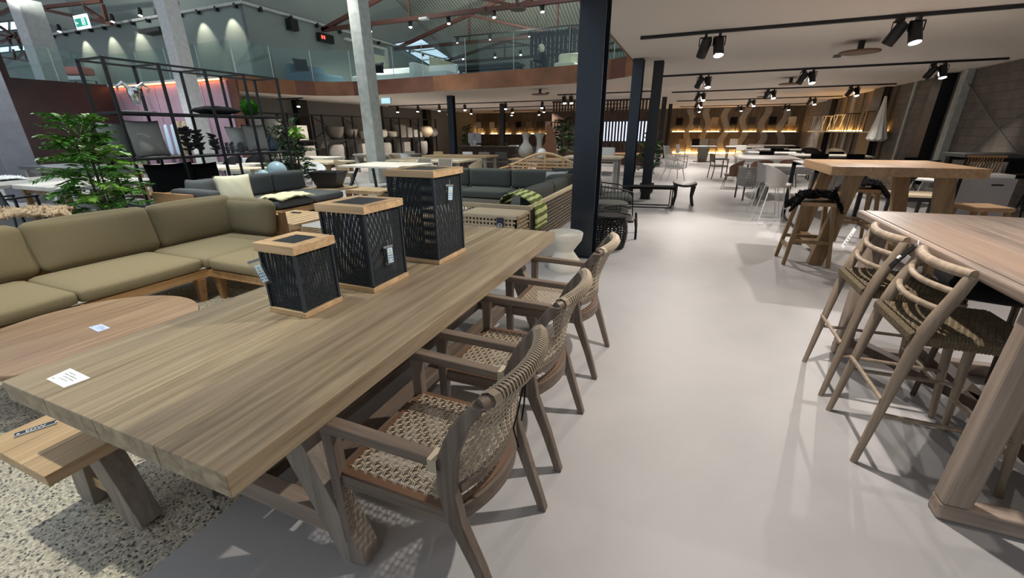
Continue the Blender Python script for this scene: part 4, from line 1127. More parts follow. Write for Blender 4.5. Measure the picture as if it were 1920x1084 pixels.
for sx in (-1,1):
    for sy in (-1,1): B().tube([(sx*.21,sy*.12,0),(sx*.17,sy*.10,.2),(sx*.19,sy*.10,.44)],[.028,.024,.045],8).obj('leg','leather_dark',os_,True)
# black lounge armchair with grey cushions
al=thing('lounge_armchair','black metal lounge armchair with dark grey cushions behind the navy column','armchair',(-1.35,8.55,0),-PI/2+.25)
B().rbox((0,.05,.36),(.62,.66,.14),.05,8,.01).obj('seat_cushion','charcoal_fabric',al,True,1.5)
B().rbox((0,-.30,.66),(.58,.16,.56),.07,8,.0,Matrix.Rotation(.25,3,'X')).obj('back_cushion','charcoal_fabric',al,True,1.5)
for s in (-1,1):
    B().tube([(s*.34,-.42,.62),(s*.38,-.2,.60),(s*.40,.15,.56),(s*.37,.36,.50),(s*.36,.40,.0)],.014,6).obj('arm_frame','black_steel',al)
    B().tube([(s*.34,-.42,.62),(s*.34,-.36,.30),(s*.36,-.46,0)],.014,6).obj('rear_leg','black_steel',al)
    b=B()
    for k in range(10): b.tube([(s*.37,-.30+.065*k,.58-.008*k),(s*.34,-.30+.065*k,.29)],.005,4)
    b.obj('side_spindles','black_steel',al)
B().b2(-.34,.34,-.36,.38,.26,.29).obj('seat_frame','black_steel',al)
# black woven drum stool
def drum(lab,x,y,r,h,n1=12,n2=26):
    t=thing('woven_drum_stool',lab,'stool',(x,y,0))
    prof=lambda f:r*(.86+.18*math.sin(f*PI))
    b=B()
    for i in range(n1):
        z=.02+(h-.06)*i/(n1-1); f=z/h; pts=[]
        for k in range(n2*2):
            a=PI*k/n2; rr=prof(f)+(.010 if (k+i)%2 else -.008); pts.append((rr*math.cos(a),rr*math.sin(a),z))
        b.tube(pts,.010,5,closed=True)
    b.obj('wicker_bands','black_steel',t,True)
    b=B()
    for k in range(n2):
        a=2*PI*k/n2; b.tube([(prof(f)*math.cos(a),prof(f)*math.sin(a),f*h*.97+.01) for f in (0,.25,.5,.75,1)],.008,4)
    b.obj('ribs','black_steel',t)
    B().lathe([(r*.84,h-.03),(r*.90,h-.01),(r*.86,h+.015),(.02,h+.012)],n=32).obj('top','black_steel',t,True)
    return t
drum('black woven wicker drum stool right of the navy column','' or -.93,5.98,.225,.46) if False else drum('black woven wicker drum stool right of the navy column',-.93,6.02,.225,.46)
rc2=thing('rattan_chair','black shiny rattan chair with curved arms behind the black drum stool','armchair',(-.92,6.85,0),-PI/2+.1,None,(.9,.9,.74))
b=B()
for i in range(16):
    a=PI*1.02+PI*.96*i/15; b.tube([(.27*math.cos(a),.27*math.sin(a),.36),(.31*math.cos(a),.31*math.sin(a),.46),(.33*math.cos(a),.34*math.sin(a),.56)],.008,4)
for z,r_ in ((.38,.28),(.44,.30),(.50,.32),(.56,.335)): b.tube([(r_*math.cos(a),r_*math.sin(a),z) for a in [PI*.98+PI*1.04*k/20 for k in range(21)]],.009,5)
b.obj('woven_back','black_steel',rc2,True)
B().tube([(.36*math.cos(a),.36*math.sin(a)+.02,.57-.10*max(0,math.sin(a))) for a in [PI*.85+PI*1.3*k/24 for k in range(25)]],.020,8).obj('top_rail','black_steel',rc2,True)
B().rbox((0,0,.36),(.52,.50,.06),.03,6).obj('seat','leather_dark',rc2,True)
for s in (-1,1):
    B().tube([(s*.30,.30,0),(s*.24,.30,.18),(s*.30,.27,.44)],[.022,.020,.022],8).obj('front_leg','black_steel',rc2,True)
    B().tube([(s*.26,-.28,0),(s*.24,-.24,.36)],.020,8).obj('rear_leg','black_steel',rc2,True)
ot=B().lathe([(.30,.0),(.34,.10),(.36,.28),(.34,.38),(.30,.40),(.02,.40)],n=36,sy=.8).obj('pouf','charcoal_fabric',None,True,loc=(-1.25,7.72,0)); tag(ot,'dark charcoal oval pouf with glossy clutter behind the navy column','pouf')
# ================= rope sofa group =================
rs=thing('rope_sofa','corner sofa with taupe woven rope sides and dark green-grey cushions left of the navy column','sofa',(-4,7.2,0))
def CR(x0,x1,y0,y1,z0,z1,nm,mat='charcoal_fabric',r=.05,puff=.012):
    return B().rbox(((x0+x1)/2+4,(y0+y1)/2-7.2,(z0+z1)/2),(x1-x0,y1-y0,z1-z0),r,8,puff).obj(nm,mat,rs,True,1.5)
XR=-1.93; YF=9.05
CR(-3.05,-2.12,5.45,6.75,.28,.44,'seat_cushion'); CR(-3.05,-2.12,6.77,7.95,.28,.44,'seat_cushion')
for x0,x1 in ((-3.4,-2.12),(-4.55,-3.42),(-5.7,-4.57),(-6.6,-5.72)): CR(x0,x1,7.97,8.82,.28,.44,'seat_cushion')
for x0,x1 in ((-3.55,-2.6),(-4.58,-3.57),(-5.65,-4.6),(-6.55,-5.67)): CR(x0,x1,8.62,8.86,.44,.82,'back_cushion')
for y0,y1 in ((5.95,6.95),(6.97,7.9)): CR(-2.32,-2.06,y0,y1,.44,.78,'back_cushion')
CR(-2.55,-2.08,7.95,8.6,.44,.79,'back_cushion'); CR(-2.9,-2.1,5.42,5.60,.44,.60,'arm_cushion',r=.06)
def ropewall(p0,p1,z0,z1,nm,mat,cell=.045,r=.012,parent=None,org=(0,0),th=.07):
    d=Vector((p1[0]-p0[0],p1[1]-p0[1],0)); L=d.length; d.normalize(); nrm=Vector((-d.y,d.x,0)); b=B(); o=Vector((p0[0]-org[0],p0[1]-org[1],0))
    nu=int(L/cell); nz=int((z1-z0)/cell)
    for j in range(nz+1):
        z=z0+(z1-z0)*j/nz; pts=[]
        for i in range(nu+1):
            pts.append(o+d*(L*i/nu)+nrm*(.010 if (i+j)%2 else -.010)+Vector((0,0,z)))
        b.tube(pts,r,5)
    for i in range(nu+1):
        p=o+d*(L*i/nu); b.bar(p+Vector((0,0,z0)),p+Vector((0,0,z1)),r*1.6,r)
    return b.obj(nm,mat,parent,True)
ropewall((XR,5.35),(XR,YF),.06,.60,'woven_side','rope_taupe',.05,.013,rs,(-4,7.2))
ropewall((-3.15,5.33),(XR,5.33),.06,.60,'woven_end','rope_beige',.055,.014,rs,(-4,7.2))
ropewall((-6.65,YF),(XR,YF),.06,.66,'woven_back','rope_taupe',.07,.016,rs,(-4,7.2))
b=B().bar((-3.2+4,5.33-7.2,.625),(XR+4,5.33-7.2,.625),.05,.05); b.obj('end_rail','rope_beige',rs)
B().bar((XR+4,5.3-7.2,.625),(XR+4,YF-7.2,.66),.055,.05).obj('side_rail','rope_beige',rs); B().bar((-6.65+4,YF-7.2,.69),(XR+4,YF-7.2,.69),.05,.05).obj('back_rail','rope_beige',rs)
B().b2(-3.1+4,-2.0+4,5.42-7.2,8.9-7.2,.16,.27).obj('base','rope_taupe',rs); B().b2(-6.6+4,-3.11+4,7.95-7.2,8.9-7.2,.16,.27).obj('base','rope_taupe',rs)
cu=B().pillow((0,0,0),.45,.45,.16,Matrix.Rotation(.35,3,'X')).obj('scatter_cushion','white_fabric',None,True,loc=(-2.45,8.35,.64)); cu.rotation_euler=(0,0,.5); tag(cu,'pale bluish white scatter cushion in the corner of the rope sofa','cushion')
cu=B().pillow((0,0,0),.5,.42,.16,Matrix.Rotation(.3,3,'X')).obj('scatter_cushion','charcoal_fabric',None,True,loc=(-2.35,8.58,.70)); cu.rotation_euler=(0,0,.3); tag(cu,'dark grey scatter cushion behind the white one in the rope sofa corner','cushion')
# striped throw draped over the near corner
prof=[(-2.60,5.86,.47),(-2.56,5.84,.60),(-2.46,5.78,.72),(-2.30,5.70,.775),(-2.12,5.62,.765),(-1.96,5.56,.71),(-1.86,5.52,.58),(-1.84,5.50,.40),(-1.85,5.49,.30)]
prof2=[]
for i in range(len(prof)-1):
    for t in (0,.25,.5,.75): prof2.append(Vector(prof[i]).lerp(Vector(prof[i+1]),t))
prof2.append(Vector(prof[-1])); N=len(prof2); W=12; vs=[];fs=[]
for i,p in enumerate(prof2):
    for j in range(W): vs.append(tuple(p+Vector((.004*math.sin(j*1.1),.50*j/(W-1)-.12,.004*math.sin(j*1.1+i*.2)))))
for i in range(N-1):
    for j in range(W-1): a=i*W+j; fs.append((a,a+W,a+W+1,a+1))
me=bpy.data.meshes.new('throw_blanket'); me.from_pydata(vs,[],fs); me.materials.append(MT['striped_throw'])
th=bpy.data.objects.new('throw_blanket',me); col.objects.link(th); uvl=me.uv_layers.new(name='UVMap')
for lp in me.loops: uvl.data[lp.index].uv=((lp.vertex_index%W)/W,(lp.vertex_index//W)/N*1.0)
for p in me.polygons: p.use_smooth=True
md=th.modifiers.new('s','SOLIDIFY'); md.thickness=.018
tag(th,'green and lime striped throw draped over the near arm of the rope sofa','throw')
# rope ottoman in front and teak topped table
ro=thing('rope_ottoman','low beige woven rope ottoman with a navy tag just beyond the dining table end','ottoman',(-2.28,4.98,0))
for a_,b_ in (((-.38,-.22),(.38,-.22)),((.38,-.22),(.38,.22)),((-.38,.22),(.38,.22)),((-.38,-.22),(-.38,.22))): ropewall(a_,b_,.05,.58,'woven_side','rope_beige',.05,.014,ro)
B().rbox((0,0,.59),(.80,.48,.06),.025,8).obj('top','rope_beige',ro,True); B().b2(-.34,.34,-.18,.18,.03,.54).obj('inner_frame','rope_taupe',ro)
tt=thing('swing_tag','navy tag with a round white logo hanging on the beige rope ottoman','tag',(-2.10,4.725,.60),0)
B().b2(-.045,.045,-.004,.004,-.17,-.01).obj('tag_sheet','navy_label',tt); B().tube([(.030*math.cos(a),-.006,-.11+.030*math.sin(a)) for a in [k*PI/8 for k in range(16)]],.003,4,closed=True).obj('logo_ring','paper',tt)
text('GD',.034,'paper',tt,(0,-.006,-.11),(PI/2,0,0))
tk=table('pale teak slab coffee table with white base beside the rope ottoman',-3.75,-2.80,4.5,5.1,.50,.05,'pale_teak_y','cement_white','ped',name='coffee_table')
rt_=thing('tray_table','round white tray side table left of the rope sofa arm','side table',(-3.45,5.75,0)); B().lathe([(.02,.44),(.30,.44),(.34,.47),(.335,.47),(.30,.45),(.02,.45)],n=32,capt=True).obj('tray','cement_white',rt_,True); B().lathe([(.18,0),(.05,.03),(.04,.44)],n=16).obj('stem','cement_white',rt_,True)
# curved back teak garden bench
gy=11.2
gb_=thing('garden_bench','teak garden bench with a humped slatted back behind the rope sofa','bench',(aty(1020,300,gy).x,gy,0))
gx=gb_.location.x; hw=1.05
def topz(u): return .70+.32*max(0,math.cos(u*PI/2*1.0))**1.5
for k in range(5):
    z=.52+.085*k; w_=hw*(1 if z<.7 else math.acos(min(1,((z-.70)/.32)**.667))/(PI/2))
    B().bar((-w_,.02*k,z),(w_,.02*k,z),.05,.03,side=(0,1,0)).obj('back_slat','pale_teak_x',gb_)
pts=[(-hw+2*hw*i/24,.10,topz(-1+2*i/24)+.02) for i in range(25)]; B().tube(pts,.035,6).obj('top_rail','pale_teak_x',gb_)
for u in (-.5,0,.5): B().bar((u*hw,.05,.45),(u*hw,.09,topz(u)),.05,.03).obj('back_stile','pale_teak_x',gb_)
for s in (-1,1):
    B().b2(s*hw-.035,s*hw+.035,0,.07,0,.74).obj('rear_leg','teak_z',gb_); B().b2(s*hw-.035,s*hw+.035,-.55,-.48,0,.64).obj('front_leg','teak_z',gb_); B().bar((s*hw,-.58,.66),(s*hw,.03,.68),.08,.035,side=(0,0,1)).obj('armrest','pale_teak_y',gb_)
B().b2(-hw,hw,-.52,.0,.41,.45).obj('seat','pale_teak_x',gb_)
# ================= LEFT SIDE =================
# ---- grey sofa ----
gs=thing('grey_sofa','charcoal grey cushioned sofa on a teak frame behind the olive corner sofa','sofa',(-7.4,5.6,0))
def GC(x0,x1,y0,y1,z0,z1,nm='seat_cushion',r=.05,puff=.012,R=None,mat='grey_fabric'):
    return B().rbox(((x0+x1)/2+7.4,(y0+y1)/2-5.6,(z0+z1)/2),(x1-x0,y1-y0,z1-z0),r,8,puff,R).obj(nm,mat,gs,True,1.5)
for y0,y1 in ((4.6,5.35),(5.37,6.2),(6.22,7.0)): GC(-7.9,-6.75,y0,y1,.30,.45)
for y0,y1 in ((4.75,5.5),(5.52,6.3),(6.32,7.1)): GC(-8.15,-7.92,y0,y1,.44,.83,'back_cushion')
GC(-8.0,-7.0,4.38,4.58,.44,.74,'arm_cushion')
B().b2(-.98+.1,.70,-1.3,1.45,.20,.29).obj('seat_frame','teak_y',gs)
B().b2(-.95,.05,-1.30,-1.24,.30,.68).obj('arm_panel','teak_x',gs)
B().b2(-.90,-.86,-1.2,1.5,.30,.66).obj('back_panel','teak_y',gs)
for x in (-.85,.66):
    for y in (-1.25,1.40): B().b2(x-.04,x+.04,y-.04,y+.04,0,.20).obj('leg','teak_z',gs)
def cushion(c,w,h,t,rz,tilt,mat,lab,name='scatter_cushion',cat='cushion',grp=None):
    o=B().pillow((0,0,0),w,h,t,Matrix.Rotation(tilt,3,'X')).obj(name,mat,None,True,3,loc=c); o.rotation_euler=(0,0,rz); return tag(o,lab,cat,grp)
cushion((-7.62,4.62,.66),.52,.46,.18,.35,-.25,'grey_fabric','dark grey scatter cushion leaning at the wooden end of the grey sofa')
cushion((-7.30,5.02,.68),.55,.52,.18,1.1,-.3,'cream_fabric','cream scatter cushion leaning in the grey sofa beside the dark grey one')
fur('sheepskin',(-6.95,5.75,.47),.62,.85,.05,'fur_cream','pale yellow sheepskin spread on the seat of the grey sofa',8)
def slat_table(lab,x0,x1,y0,y1,h,mt='pale_teak_y',name='coffee_table',n=8):
    cx,cy=(x0+x1)/2,(y0+y1)/2; t=thing(name,lab,'table',(cx,cy,0)); a,b_=(x1-x0)/2,(y1-y0)/2
    b=B()
    for i in range(n):
        xx=-a+2*a*(i+.5)/n; b.b2(xx-a/n*.8,xx+a/n*.8,-b_,b_,h-.03,h)
    b.b2(-a,a,-b_,-b_+.06,h-.075,h-.031); b.b2(-a,a,b_-.06,b_,h-.075,h-.031); b.obj('slatted_top',mt,t)
    for sx in (-1,1):
        for sy in (-1,1): B().b2(sx*(a-.05)-.05,sx*(a-.05)+.05,sy*(b_-.05)-.04,sy*(b_-.05)+.04,0,h-.076).obj('leg','teak_z',t)
    B().b2(-a+.1,a-.1,-b_+.09,b_-.09,.10,.13).obj('lower_shelf','rope_beige',t)
    return t
slat_table('teak slatted coffee table between the olive sofa and the grey sofa',-6.10,-5.10,4.25,5.15,.38)
pk=B().b2(-.09,.09,-.03,.03,0,.012).obj('remote_case','leather_dark',None,loc=(-5.85,4.95,.381)); tag(pk,'small dark slim case lying on the slatted teak coffee table','case')
slat_table('low teak side table carrying the dark bronze bowl right of the grey sofa',-8.15,-7.15,7.05,7.9,.42,name='side_table')
slat_table('second low teak table right of the one carrying the dark bronze bowl',-6.95,-6.0,7.25,7.85,.42,name='side_table')
fb=thing('fire_bowl','dark bronze tapered rectangular bowl on the low teak side table','bowl',(-7.62,7.5,.421),.25)
B().add([(-.22,-.15,.0),(.22,-.15,.0),(.22,.15,.0),(-.22,.15,.0),(-.36,-.24,.36),(.36,-.24,.36),(.36,.24,.36),(-.36,.24,.36),(-.31,-.20,.36),(.31,-.20,.36),(.31,.20,.36),(-.31,.20,.36),(-.2,-.12,.08),(.2,-.12,.08),(.2,.12,.08),(-.2,.12,.08)],[(0,3,2,1),(0,1,5,4),(1,2,6,5),(2,3,7,6),(3,0,4,7),(4,5,9,8),(5,6,10,9),(6,7,11,10),(7,4,8,11),(8,9,13,12),(9,10,14,13),(10,11,15,14),(11,8,12,15),(12,13,14,15)]).obj('bowl','leather_dark',fb)
B().b2(-.25,.25,-.17,.17,-.0,.02).obj('base_tray','black_steel',fb)
# ---- open shelving ----
SX,SY,SH=-9.0,4.53,2.79; bay=.812; DP=.72
sh=thing('open_shelving','tall black steel open shelving dividing the showroom on the left','shelving',(SX,SY,0))
r=.016; LV=(.16,.36,1.178,1.943,SH-.02)
for i in range(5):
    for x in (0,-DP): B().b2(x-r*1.3,x+r*1.3,i*bay-r*1.3,i*bay+r*1.3,0,SH).obj('post','black_steel',sh)
    for z in LV: B().b2(-DP+r*1.4,-r*1.4,i*bay-r,i*bay+r,z-r,z+r).obj('cross_rail','black_steel',sh)
for z in LV:
    for x in (0,-DP): B().b2(x-r,x+r,0,4*bay,z-r*1.05,z+r*1.05).obj('long_rail','black_steel',sh)
for z in (.385,1.203,1.968): B().b2(-DP+.02,-.02,.02,4*bay-.02,z-.006,z).obj('shelf_board','grey_steel',sh)
cushion((SX-.22,SY+.42,1.52),.68,.64,.20,PI/2+.25,-.10,'light_grey_fabric','light grey scatter cushion standing at the near end of the middle shelf')
cushion((SX-.50,SY+.12,1.50),.64,.60,.18,PI/2+.2,-.08,'light_grey_fabric','grey scatter cushion half hidden behind the light grey one on the middle shelf')
cushion((SX-.26,SY+2.62,1.50),.60,.58,.19,PI/2+.1,-.10,'light_grey_fabric','light grey scatter cushion at the far end of the middle shelf')
cushion((SX-.50,SY+2.38,1.48),.56,.54,.16,PI/2+.1,-.08,'white_fabric','pale cushion behind the light grey one at the far end of the middle shelf')
cushion((SX-.30,SY+.70,.74),.86,.68,.26,PI/2,-.08,'black_fabric','big black fur cushion at the near end of the lowest shelf')
cushion((SX-.40,SY+1.40,.72),.66,.64,.22,PI/2+.15,-.08,'black_fabric','black cushion beside the big one on the lowest shelf')
o=B().pillow((0,0,0),.80,.54,.18,Matrix.Rotation(PI/2,3,'X')).obj('scatter_cushion','black_fabric',None,True,3,loc=(SX-.36,SY+1.91,2.055)); o.rotation_euler=(0,0,PI/2); tag(o,'black cushion lying flat on the top shelf beside the green moss ball','cushion')
mb=B(); rnd=random.Random(4)
mb.lathe([(.16*math.sin(a),.165-.16*math.cos(a)) for a in [PI*(k+.15)/12.3 for k in range(13)]],n=20)
for k in range(420):
    a=rnd.uniform(0,2*PI); ph=math.acos(rnd.uniform(-1,1)); d=Vector((math.sin(ph)*math.cos(a),math.sin(ph)*math.sin(a),math.cos(ph))); c=Vector((0,0,.165))
    mb.tube([c+d*.15,c+d*rnd.uniform(.17,.195)],[.012,.003],4,cap=False)
o=mb.obj('moss_ball','moss',None,True,3,loc=(SX-.34,SY+2.68,1.99)); tag(o,'round green moss ball on the top shelf of the black shelving','plant ball')
ah=thing('skull_ornament','clear and chrome ram skull ornament at the near end of the top shelf','ornament',(SX-.36,SY+.50,1.969))
B().rbox((0,0,.016),(.28,.44,.03),.012,4).obj('base','chrome',ah,True)
B().tube([(0,-.20,.04),(0,-.23,.29),(0,-.02,.32),(0,.20,.29),(0,.23,.04)],.018,6).obj('frame','acrylic',ah,True)
B().lathe([(.04,.13),(.065,.21),(.10,.32),(.09,.40),(.04,.44)],n=14).obj('skull','chrome',ah,True)
for s in (-1,1): B().tube([(0,s*.06,.40),(.02,s*.16,.48),(.01,s*.24,.41),(.0,s*.23,.33)],[.038,.032,.022,.008],8).obj('horn','chrome',ah,True)
def rosette(lab,x,y,z,h,r,mat,grp=None,seed=1,n=26):
    b=B(); rnd=random.Random(seed)
    b.tube([(0,0,0),(.01,0,h*.6),(0,0,h*.9)],[.03,.025,.018],6)
    for i in range(n):
        a=rnd.uniform(0,2*PI); zz=rnd.uniform(.15,.95)*h; d=Vector((math.cos(a),math.sin(a),.35)).normalized(); c=Vector((0,0,zz)); s_=r*rnd.uniform(.6,1)
        b.tube([c,c+d*s_*.5,c+d*s_],[.016,r*.30,.005],6,flat=.5)
    o=b.obj('cactus_ornament',mat,None,True,3,loc=(x,y,z)); return tag(o,lab,'ornament',grp)
rosette('black leafy cactus ornament beside the light grey cushion on the middle shelf',SX-.26,SY+1.11,1.204,.52,.18,'pot_black',seed=2,n=44)
rosette('black cactus ornament second from the light grey cushion on the middle shelf',SX-.36,SY+1.38,1.204,.46,.17,'pot_black',seed=3,n=40)
rosette('black ball-topped cactus ornament just right of the taller black ones',SX-.24,SY+1.63,1.204,.40,.13,'pot_black',seed=7,n=34)
for k,y in enumerate((1.86,2.00,2.14,2.24)): rosette('small dark grey leafy cactus ornament in the row on the middle shelf',SX-.18-.06*(k%2),SY+y-.02,1.204,.22,.08,'grey_steel','small grey cactus ornaments on the middle shelf',10+k)
vs_=thing('sculpted_vase','blue-grey swan-like ceramic vase on the far end of the middle shelf','vase',(SX-.33,SY+3.05,1.204))
B().lathe([(.09,0),(.14,.04),(.15,.12),(.11,.22),(.06,.30),(.03,.37)],n=20).obj('body','slate_ceramic',vs_,True)
B().tube([(0,-.07,.13),(0,-.14,.21),(0,-.12,.27)],[.065,.05,.025],10).obj('neck','slate_ceramic',vs_,True)
# ---- plants ----
def plant(lab,x,y,h,w,mat,seed,n=34,pot=None,mat2=None,trunk=True,leaflen=.16,name='potted_plant',z0=0,broad=.022,nl=9,low=.2):
    t=thing(name,lab,'plant',(x,y,z0)); rnd=random.Random(seed)
    B().lathe([(.13,0),(.17,.03),(.19,.26),(.175,.26),(.16,.22),(.02,.22)],n=20).obj('pot',pot or 'pot_black',t,True)
    st=B(); fo=B(); f2=B()
    for k in range(5):
        a=2*PI*k/5; st.tube([(.04*math.cos(a),.04*math.sin(a),.2),(.08*math.cos(a),.08*math.sin(a),h*.5),(.16*w*math.cos(a),.16*w*math.sin(a),h*.85)],[.014,.011,.006],5)
    st.obj('stem','stem',t,True)
    for i in range(n):
        f=low+(1-low)*i/n; a=i*2.4+rnd.uniform(-.4,.4); L=w*(.55+.45*math.sin(min(1,f*1.1)*PI))*rnd.uniform(.7,1.05)
        base=Vector((.03*math.cos(a),.03*math.sin(a),h*f*.86)); tip=base+Vector((math.cos(a)*L,math.sin(a)*L,h*.13*rnd.uniform(-.2,1.2)))
        mid=(base+tip)/2+Vector((0,0,.10*L+.04)); curve=[base,base.lerp(mid,.6),mid,mid.lerp(tip,.6),tip]
        g=fo if rnd.random()<.65 else f2
        g.tube(curve,[.006,.005,.004,.003,.002],4,cap=False)
        for j in range(nl):
            u=.22+.78*j/nl; k=min(3,int(u*4)); p=curve[k].lerp(curve[k+1],u*4-k); d=(curve[k+1]-curve[k]).normalized(); sd=d.cross(Vector((0,0,1))).normalized()
            for s in (-1,1):
                dl=(d*.75+sd*s*.9+Vector((0,0,rnd.uniform(-.25,.3)))).normalized(); ln=leaflen*(1.1-.5*u)*rnd.uniform(.8,1.2); wd=dl.cross(Vector((0,0,1))).normalized()*broad
                q=p+dl*ln*.5
                g.add([p,q-wd+Vector((0,0,.004)),p+dl*ln-Vector((0,0,ln*.15)),q+wd+Vector((0,0,.004))],[(0,1,2,3)])
    fo.obj('foliage',mat,t,False); f2.obj('foliage',mat2 or 'leaf_light',t,False); return t
pp=aty(178,330,3.75); plant('big bright green bushy potted plant standing behind the olive sofa at the left',pp.x,3.75,1.95,.66,'leaf',11,84,mat2='leaf_light',leaflen=.20,broad=.032,nl=10)
pp=aty(560,330,8.3); plant('green palm-like potted plant in the middle distance behind the grey sofa',pp.x,8.3,2.0,.50,'leaf_dark',12,54,mat2='leaf_light',leaflen=.2,broad=.028)
pp=aty(528,330,9.2); plant('dark green potted plant behind the far end of the black shelving',pp.x,9.2,1.9,.5,'leaf_dark',14,44,mat2='leaf_dark',leaflen=.2)
plant('tall dark leafy plant beside the black column on the aisle',-.98,12.1,1.75,.38,'leaf_dark',15,46,mat2='leaf',leaflen=.12,broad=.03,low=.35)
pp=aty(1058,240,20); plant('dark leafy tree in front of the brown slatted screen',pp.x,20,2.3,.75,'leaf_dark',16,50,mat2='leaf_dark',leaflen=.25,broad=.05,low=.3)
plant('dark plant in the far corner beside the black pot shelving',-14.6,27.5,2.2,.5,'leaf_dark',17,26,mat2='leaf_dark',leaflen=.25,broad=.04)
# ---- white tables and seats at far left ----
table('white-topped dining table seen through the big bright green plant',-11.5,-9.85,3.75,5.35,.75,.07,'white_wood','bar_wood_z','post',.08)
table('long dark grey bar counter table behind the white-topped table at far left',-15.2,-11.4,5.2,6.2,.90,.08,'grey_steel','pot_grey','post',.12,'bar_table')
table('taupe stone dining table at the left edge under the white fur throw',-13.2,-11.5,3.3,5.1,.75,.06,'pot_grey','pot_grey','post',.14)
bk=slat_chair('black spindle armchair beneath the white-topped table at far left',-10.2,3.25,.3,'black_steel','grey_fabric','black_steel',True)
for k in range(7): B().bar((-.2+.065*k,-.2,.44),(-.2+.065*k,-.27,.72),.014,.014).obj('spindle','black_steel',bk)
wt=thing('wooden_chair','rustic branch wood armchair against the maroon wall','chair',(-15.4,7.0,0),.5)
for sx in (-1,1):
    B().tube([(sx*.28,-.2,0),(sx*.27,-.25,.6),(sx*.24,-.42,1.25)],[.05,.045,.04],7).obj('rear_post','bar_wood_z',wt,True)
    B().tube([(sx*.3,.3,0),(sx*.28,.28,.62)],[.05,.045],7).obj('front_post','bar_wood_z',wt,True)
    B().tube([(sx*.28,-.28,.66),(sx*.28,.32,.62)],.04,7).obj('arm','bar_wood_z',wt,True)
B().tube([(-.25,-.40,1.12),(.25,-.38,1.15)],.035,7).obj('top_rail','bar_wood_z',wt,True); B().b2(-.28,.28,-.26,.28,.40,.46).obj('seat','teak_x',wt)
slat_table('low reddish wooden table beside the rustic branch chair',-14.6,-12.9,6.5,7.3,.80,'teak_x','console_table')
fur('sheepskin',(-12.9,4.1,.77),.8,.6,.05,'white_fabric','white fluffy throw on the taupe stone table at the left edge',21)
lounger('white cord lounge chair at the left edge behind the tan sheepskin',-9.0,1.9,.4,'white_fabric','white_steel')
# tables through the shelving
table('long pale table beyond the black shelving, left of the mauve wall',-15.0,-11.6,7.6,8.6,.75,.06,'white_wood','pot_grey','post',.1)
table('white table seen through the middle bays of the black shelving',-11.4,-10.3,7.6,8.3,.75,.06,'cream_wood','white_steel','post',.1)
wc=slat_chair('white armchair seen through the black shelving before the mauve wall',-15.4,9.3,2.6,'white_steel','white_fabric','white_steel',True)
dup(wc,(-14.9,10.0,0),2.2,'white armchair farther back before the mauve wall')
dup(wc,(-14.0,10.5,0),.2,'white armchair left of the other white ones before the mauve wall')
bc=tub('black round-backed chair before the mauve wall, left of the pair',-13.15,9.15,-2.8,'black_steel','black_steel',None,.45,.95,.30,'','tub_chair') 
if 'group' in bc.keys(): del bc['group']
dup(bc,(-13.15,9.95,0),-2.6,'black round-backed chair before the mauve wall, right of the pair')
table('small white table beside the black round-backed chairs',-12.7,-11.9,8.95,9.5,.75,.05,'white_wood','white_wood','post',.07)
# lamps / glass bottles on the console before the maroon wall
cs=table('dark console table against the mauve wall with pale vases on it',-20.5,-17.5,10.6,11.2,.85,.06,'dark_wood','dark_wood','post',.08,'console_table')
for k in range(5):
    x=-20.2+.42*k; 
    o=B().lathe([(.10,0),(.13,.15),(.12,.7),(.09,1.05),(.04,1.1)],n=14,sy=.5).obj('tall_mirror','plastic_blue_white',None,True,loc=(x-.0,10.9,.855+.75-.5)); o.location.z=.853; tag(o,'pale bluish rounded panel standing on the dark console before the mauve wall','ornament','pale rounded panels on the dark console')
for k in range(2):
    o=B().lathe([(.14,0),(.19,.3),(.20,.8),(.14,1.15),(.10,1.2)],n=16).obj('tall_vase','rope_beige',None,True,loc=(-18.1+.45*k,10.9,.853)); tag(o,'tall beige vase at the right end of the dark console before the mauve wall','vase','beige vases on the dark console')
# blue ceramic spheres behind the grey sofa
bs1=B().lathe([(.205*math.sin(a),.205-.205*math.cos(a)) for a in [PI*(k+.2)/16.4 for k in range(17)]],n=28).obj('ceramic_sphere','blue_ceramic',None,True,3,loc=(-8.62,atx(520,322,-8.62).y,.64)); tag(bs1,'large pale blue ceramic sphere behind the grey sofa','sphere')
bs2=B().lathe([(.13*math.sin(a),.13-.13*math.cos(a)) for a in [PI*(k+.2)/16.4 for k in range(17)]],n=24).obj('ceramic_sphere','blue_ceramic',None,True,3,loc=(-8.62,atx(492,322,-8.62).y,.68)); tag(bs2,'small pale blue ceramic sphere behind the grey sofa','sphere')
slat_table('narrow teak console behind the grey sofa carrying the two blue spheres',-8.90,-8.36,6.1,7.5,.60,'pale_teak_x','console_table')
for o in (bs1,bs2): o.location.z=.602
# ---- middle left tables and chairs ----
table('white-topped dining table on slanted legs directly behind the tallest lantern',-9.05,-6.95,9.3,10.9,.75,.05,'white_wood','black_steel','V',.06)
table('cream wood dining table behind the white-topped one left of the rope sofa',-9.4,-6.6,11.8,13.4,.75,.06,'cream_wood','pot_grey','post',.1)
table('golden teak dining table behind the cream one, left of the rope sofa',-9.7,-6.9,14.4,15.5,.75,.06,'pale_teak_x','pot_grey','post',.1)
table('taupe dining table far left of the golden teak one behind the concrete pillar',-13.3,-10.6,14.6,15.8,.75,.07,'pot_grey','pot_grey','post',.12)
table('cream dining table left of the concrete pillar behind the palm plant',-12.2,-10.2,10.1,11.3,.75,.06,'cream_wood','bar_wood_z','post',.1)
table('white dining table far left behind the palm plant beside the shelf wall',-14.6,-12.2,11.9,13.0,.75,.05,'white_wood','white_steel','post',.08)
tw=tub('natural wicker tub chair at the left end of the white-topped table',-9.62,10.2,-.9,'wicker','white_steel','light_grey_fabric',.45,.84,.33,name='wicker_chair')
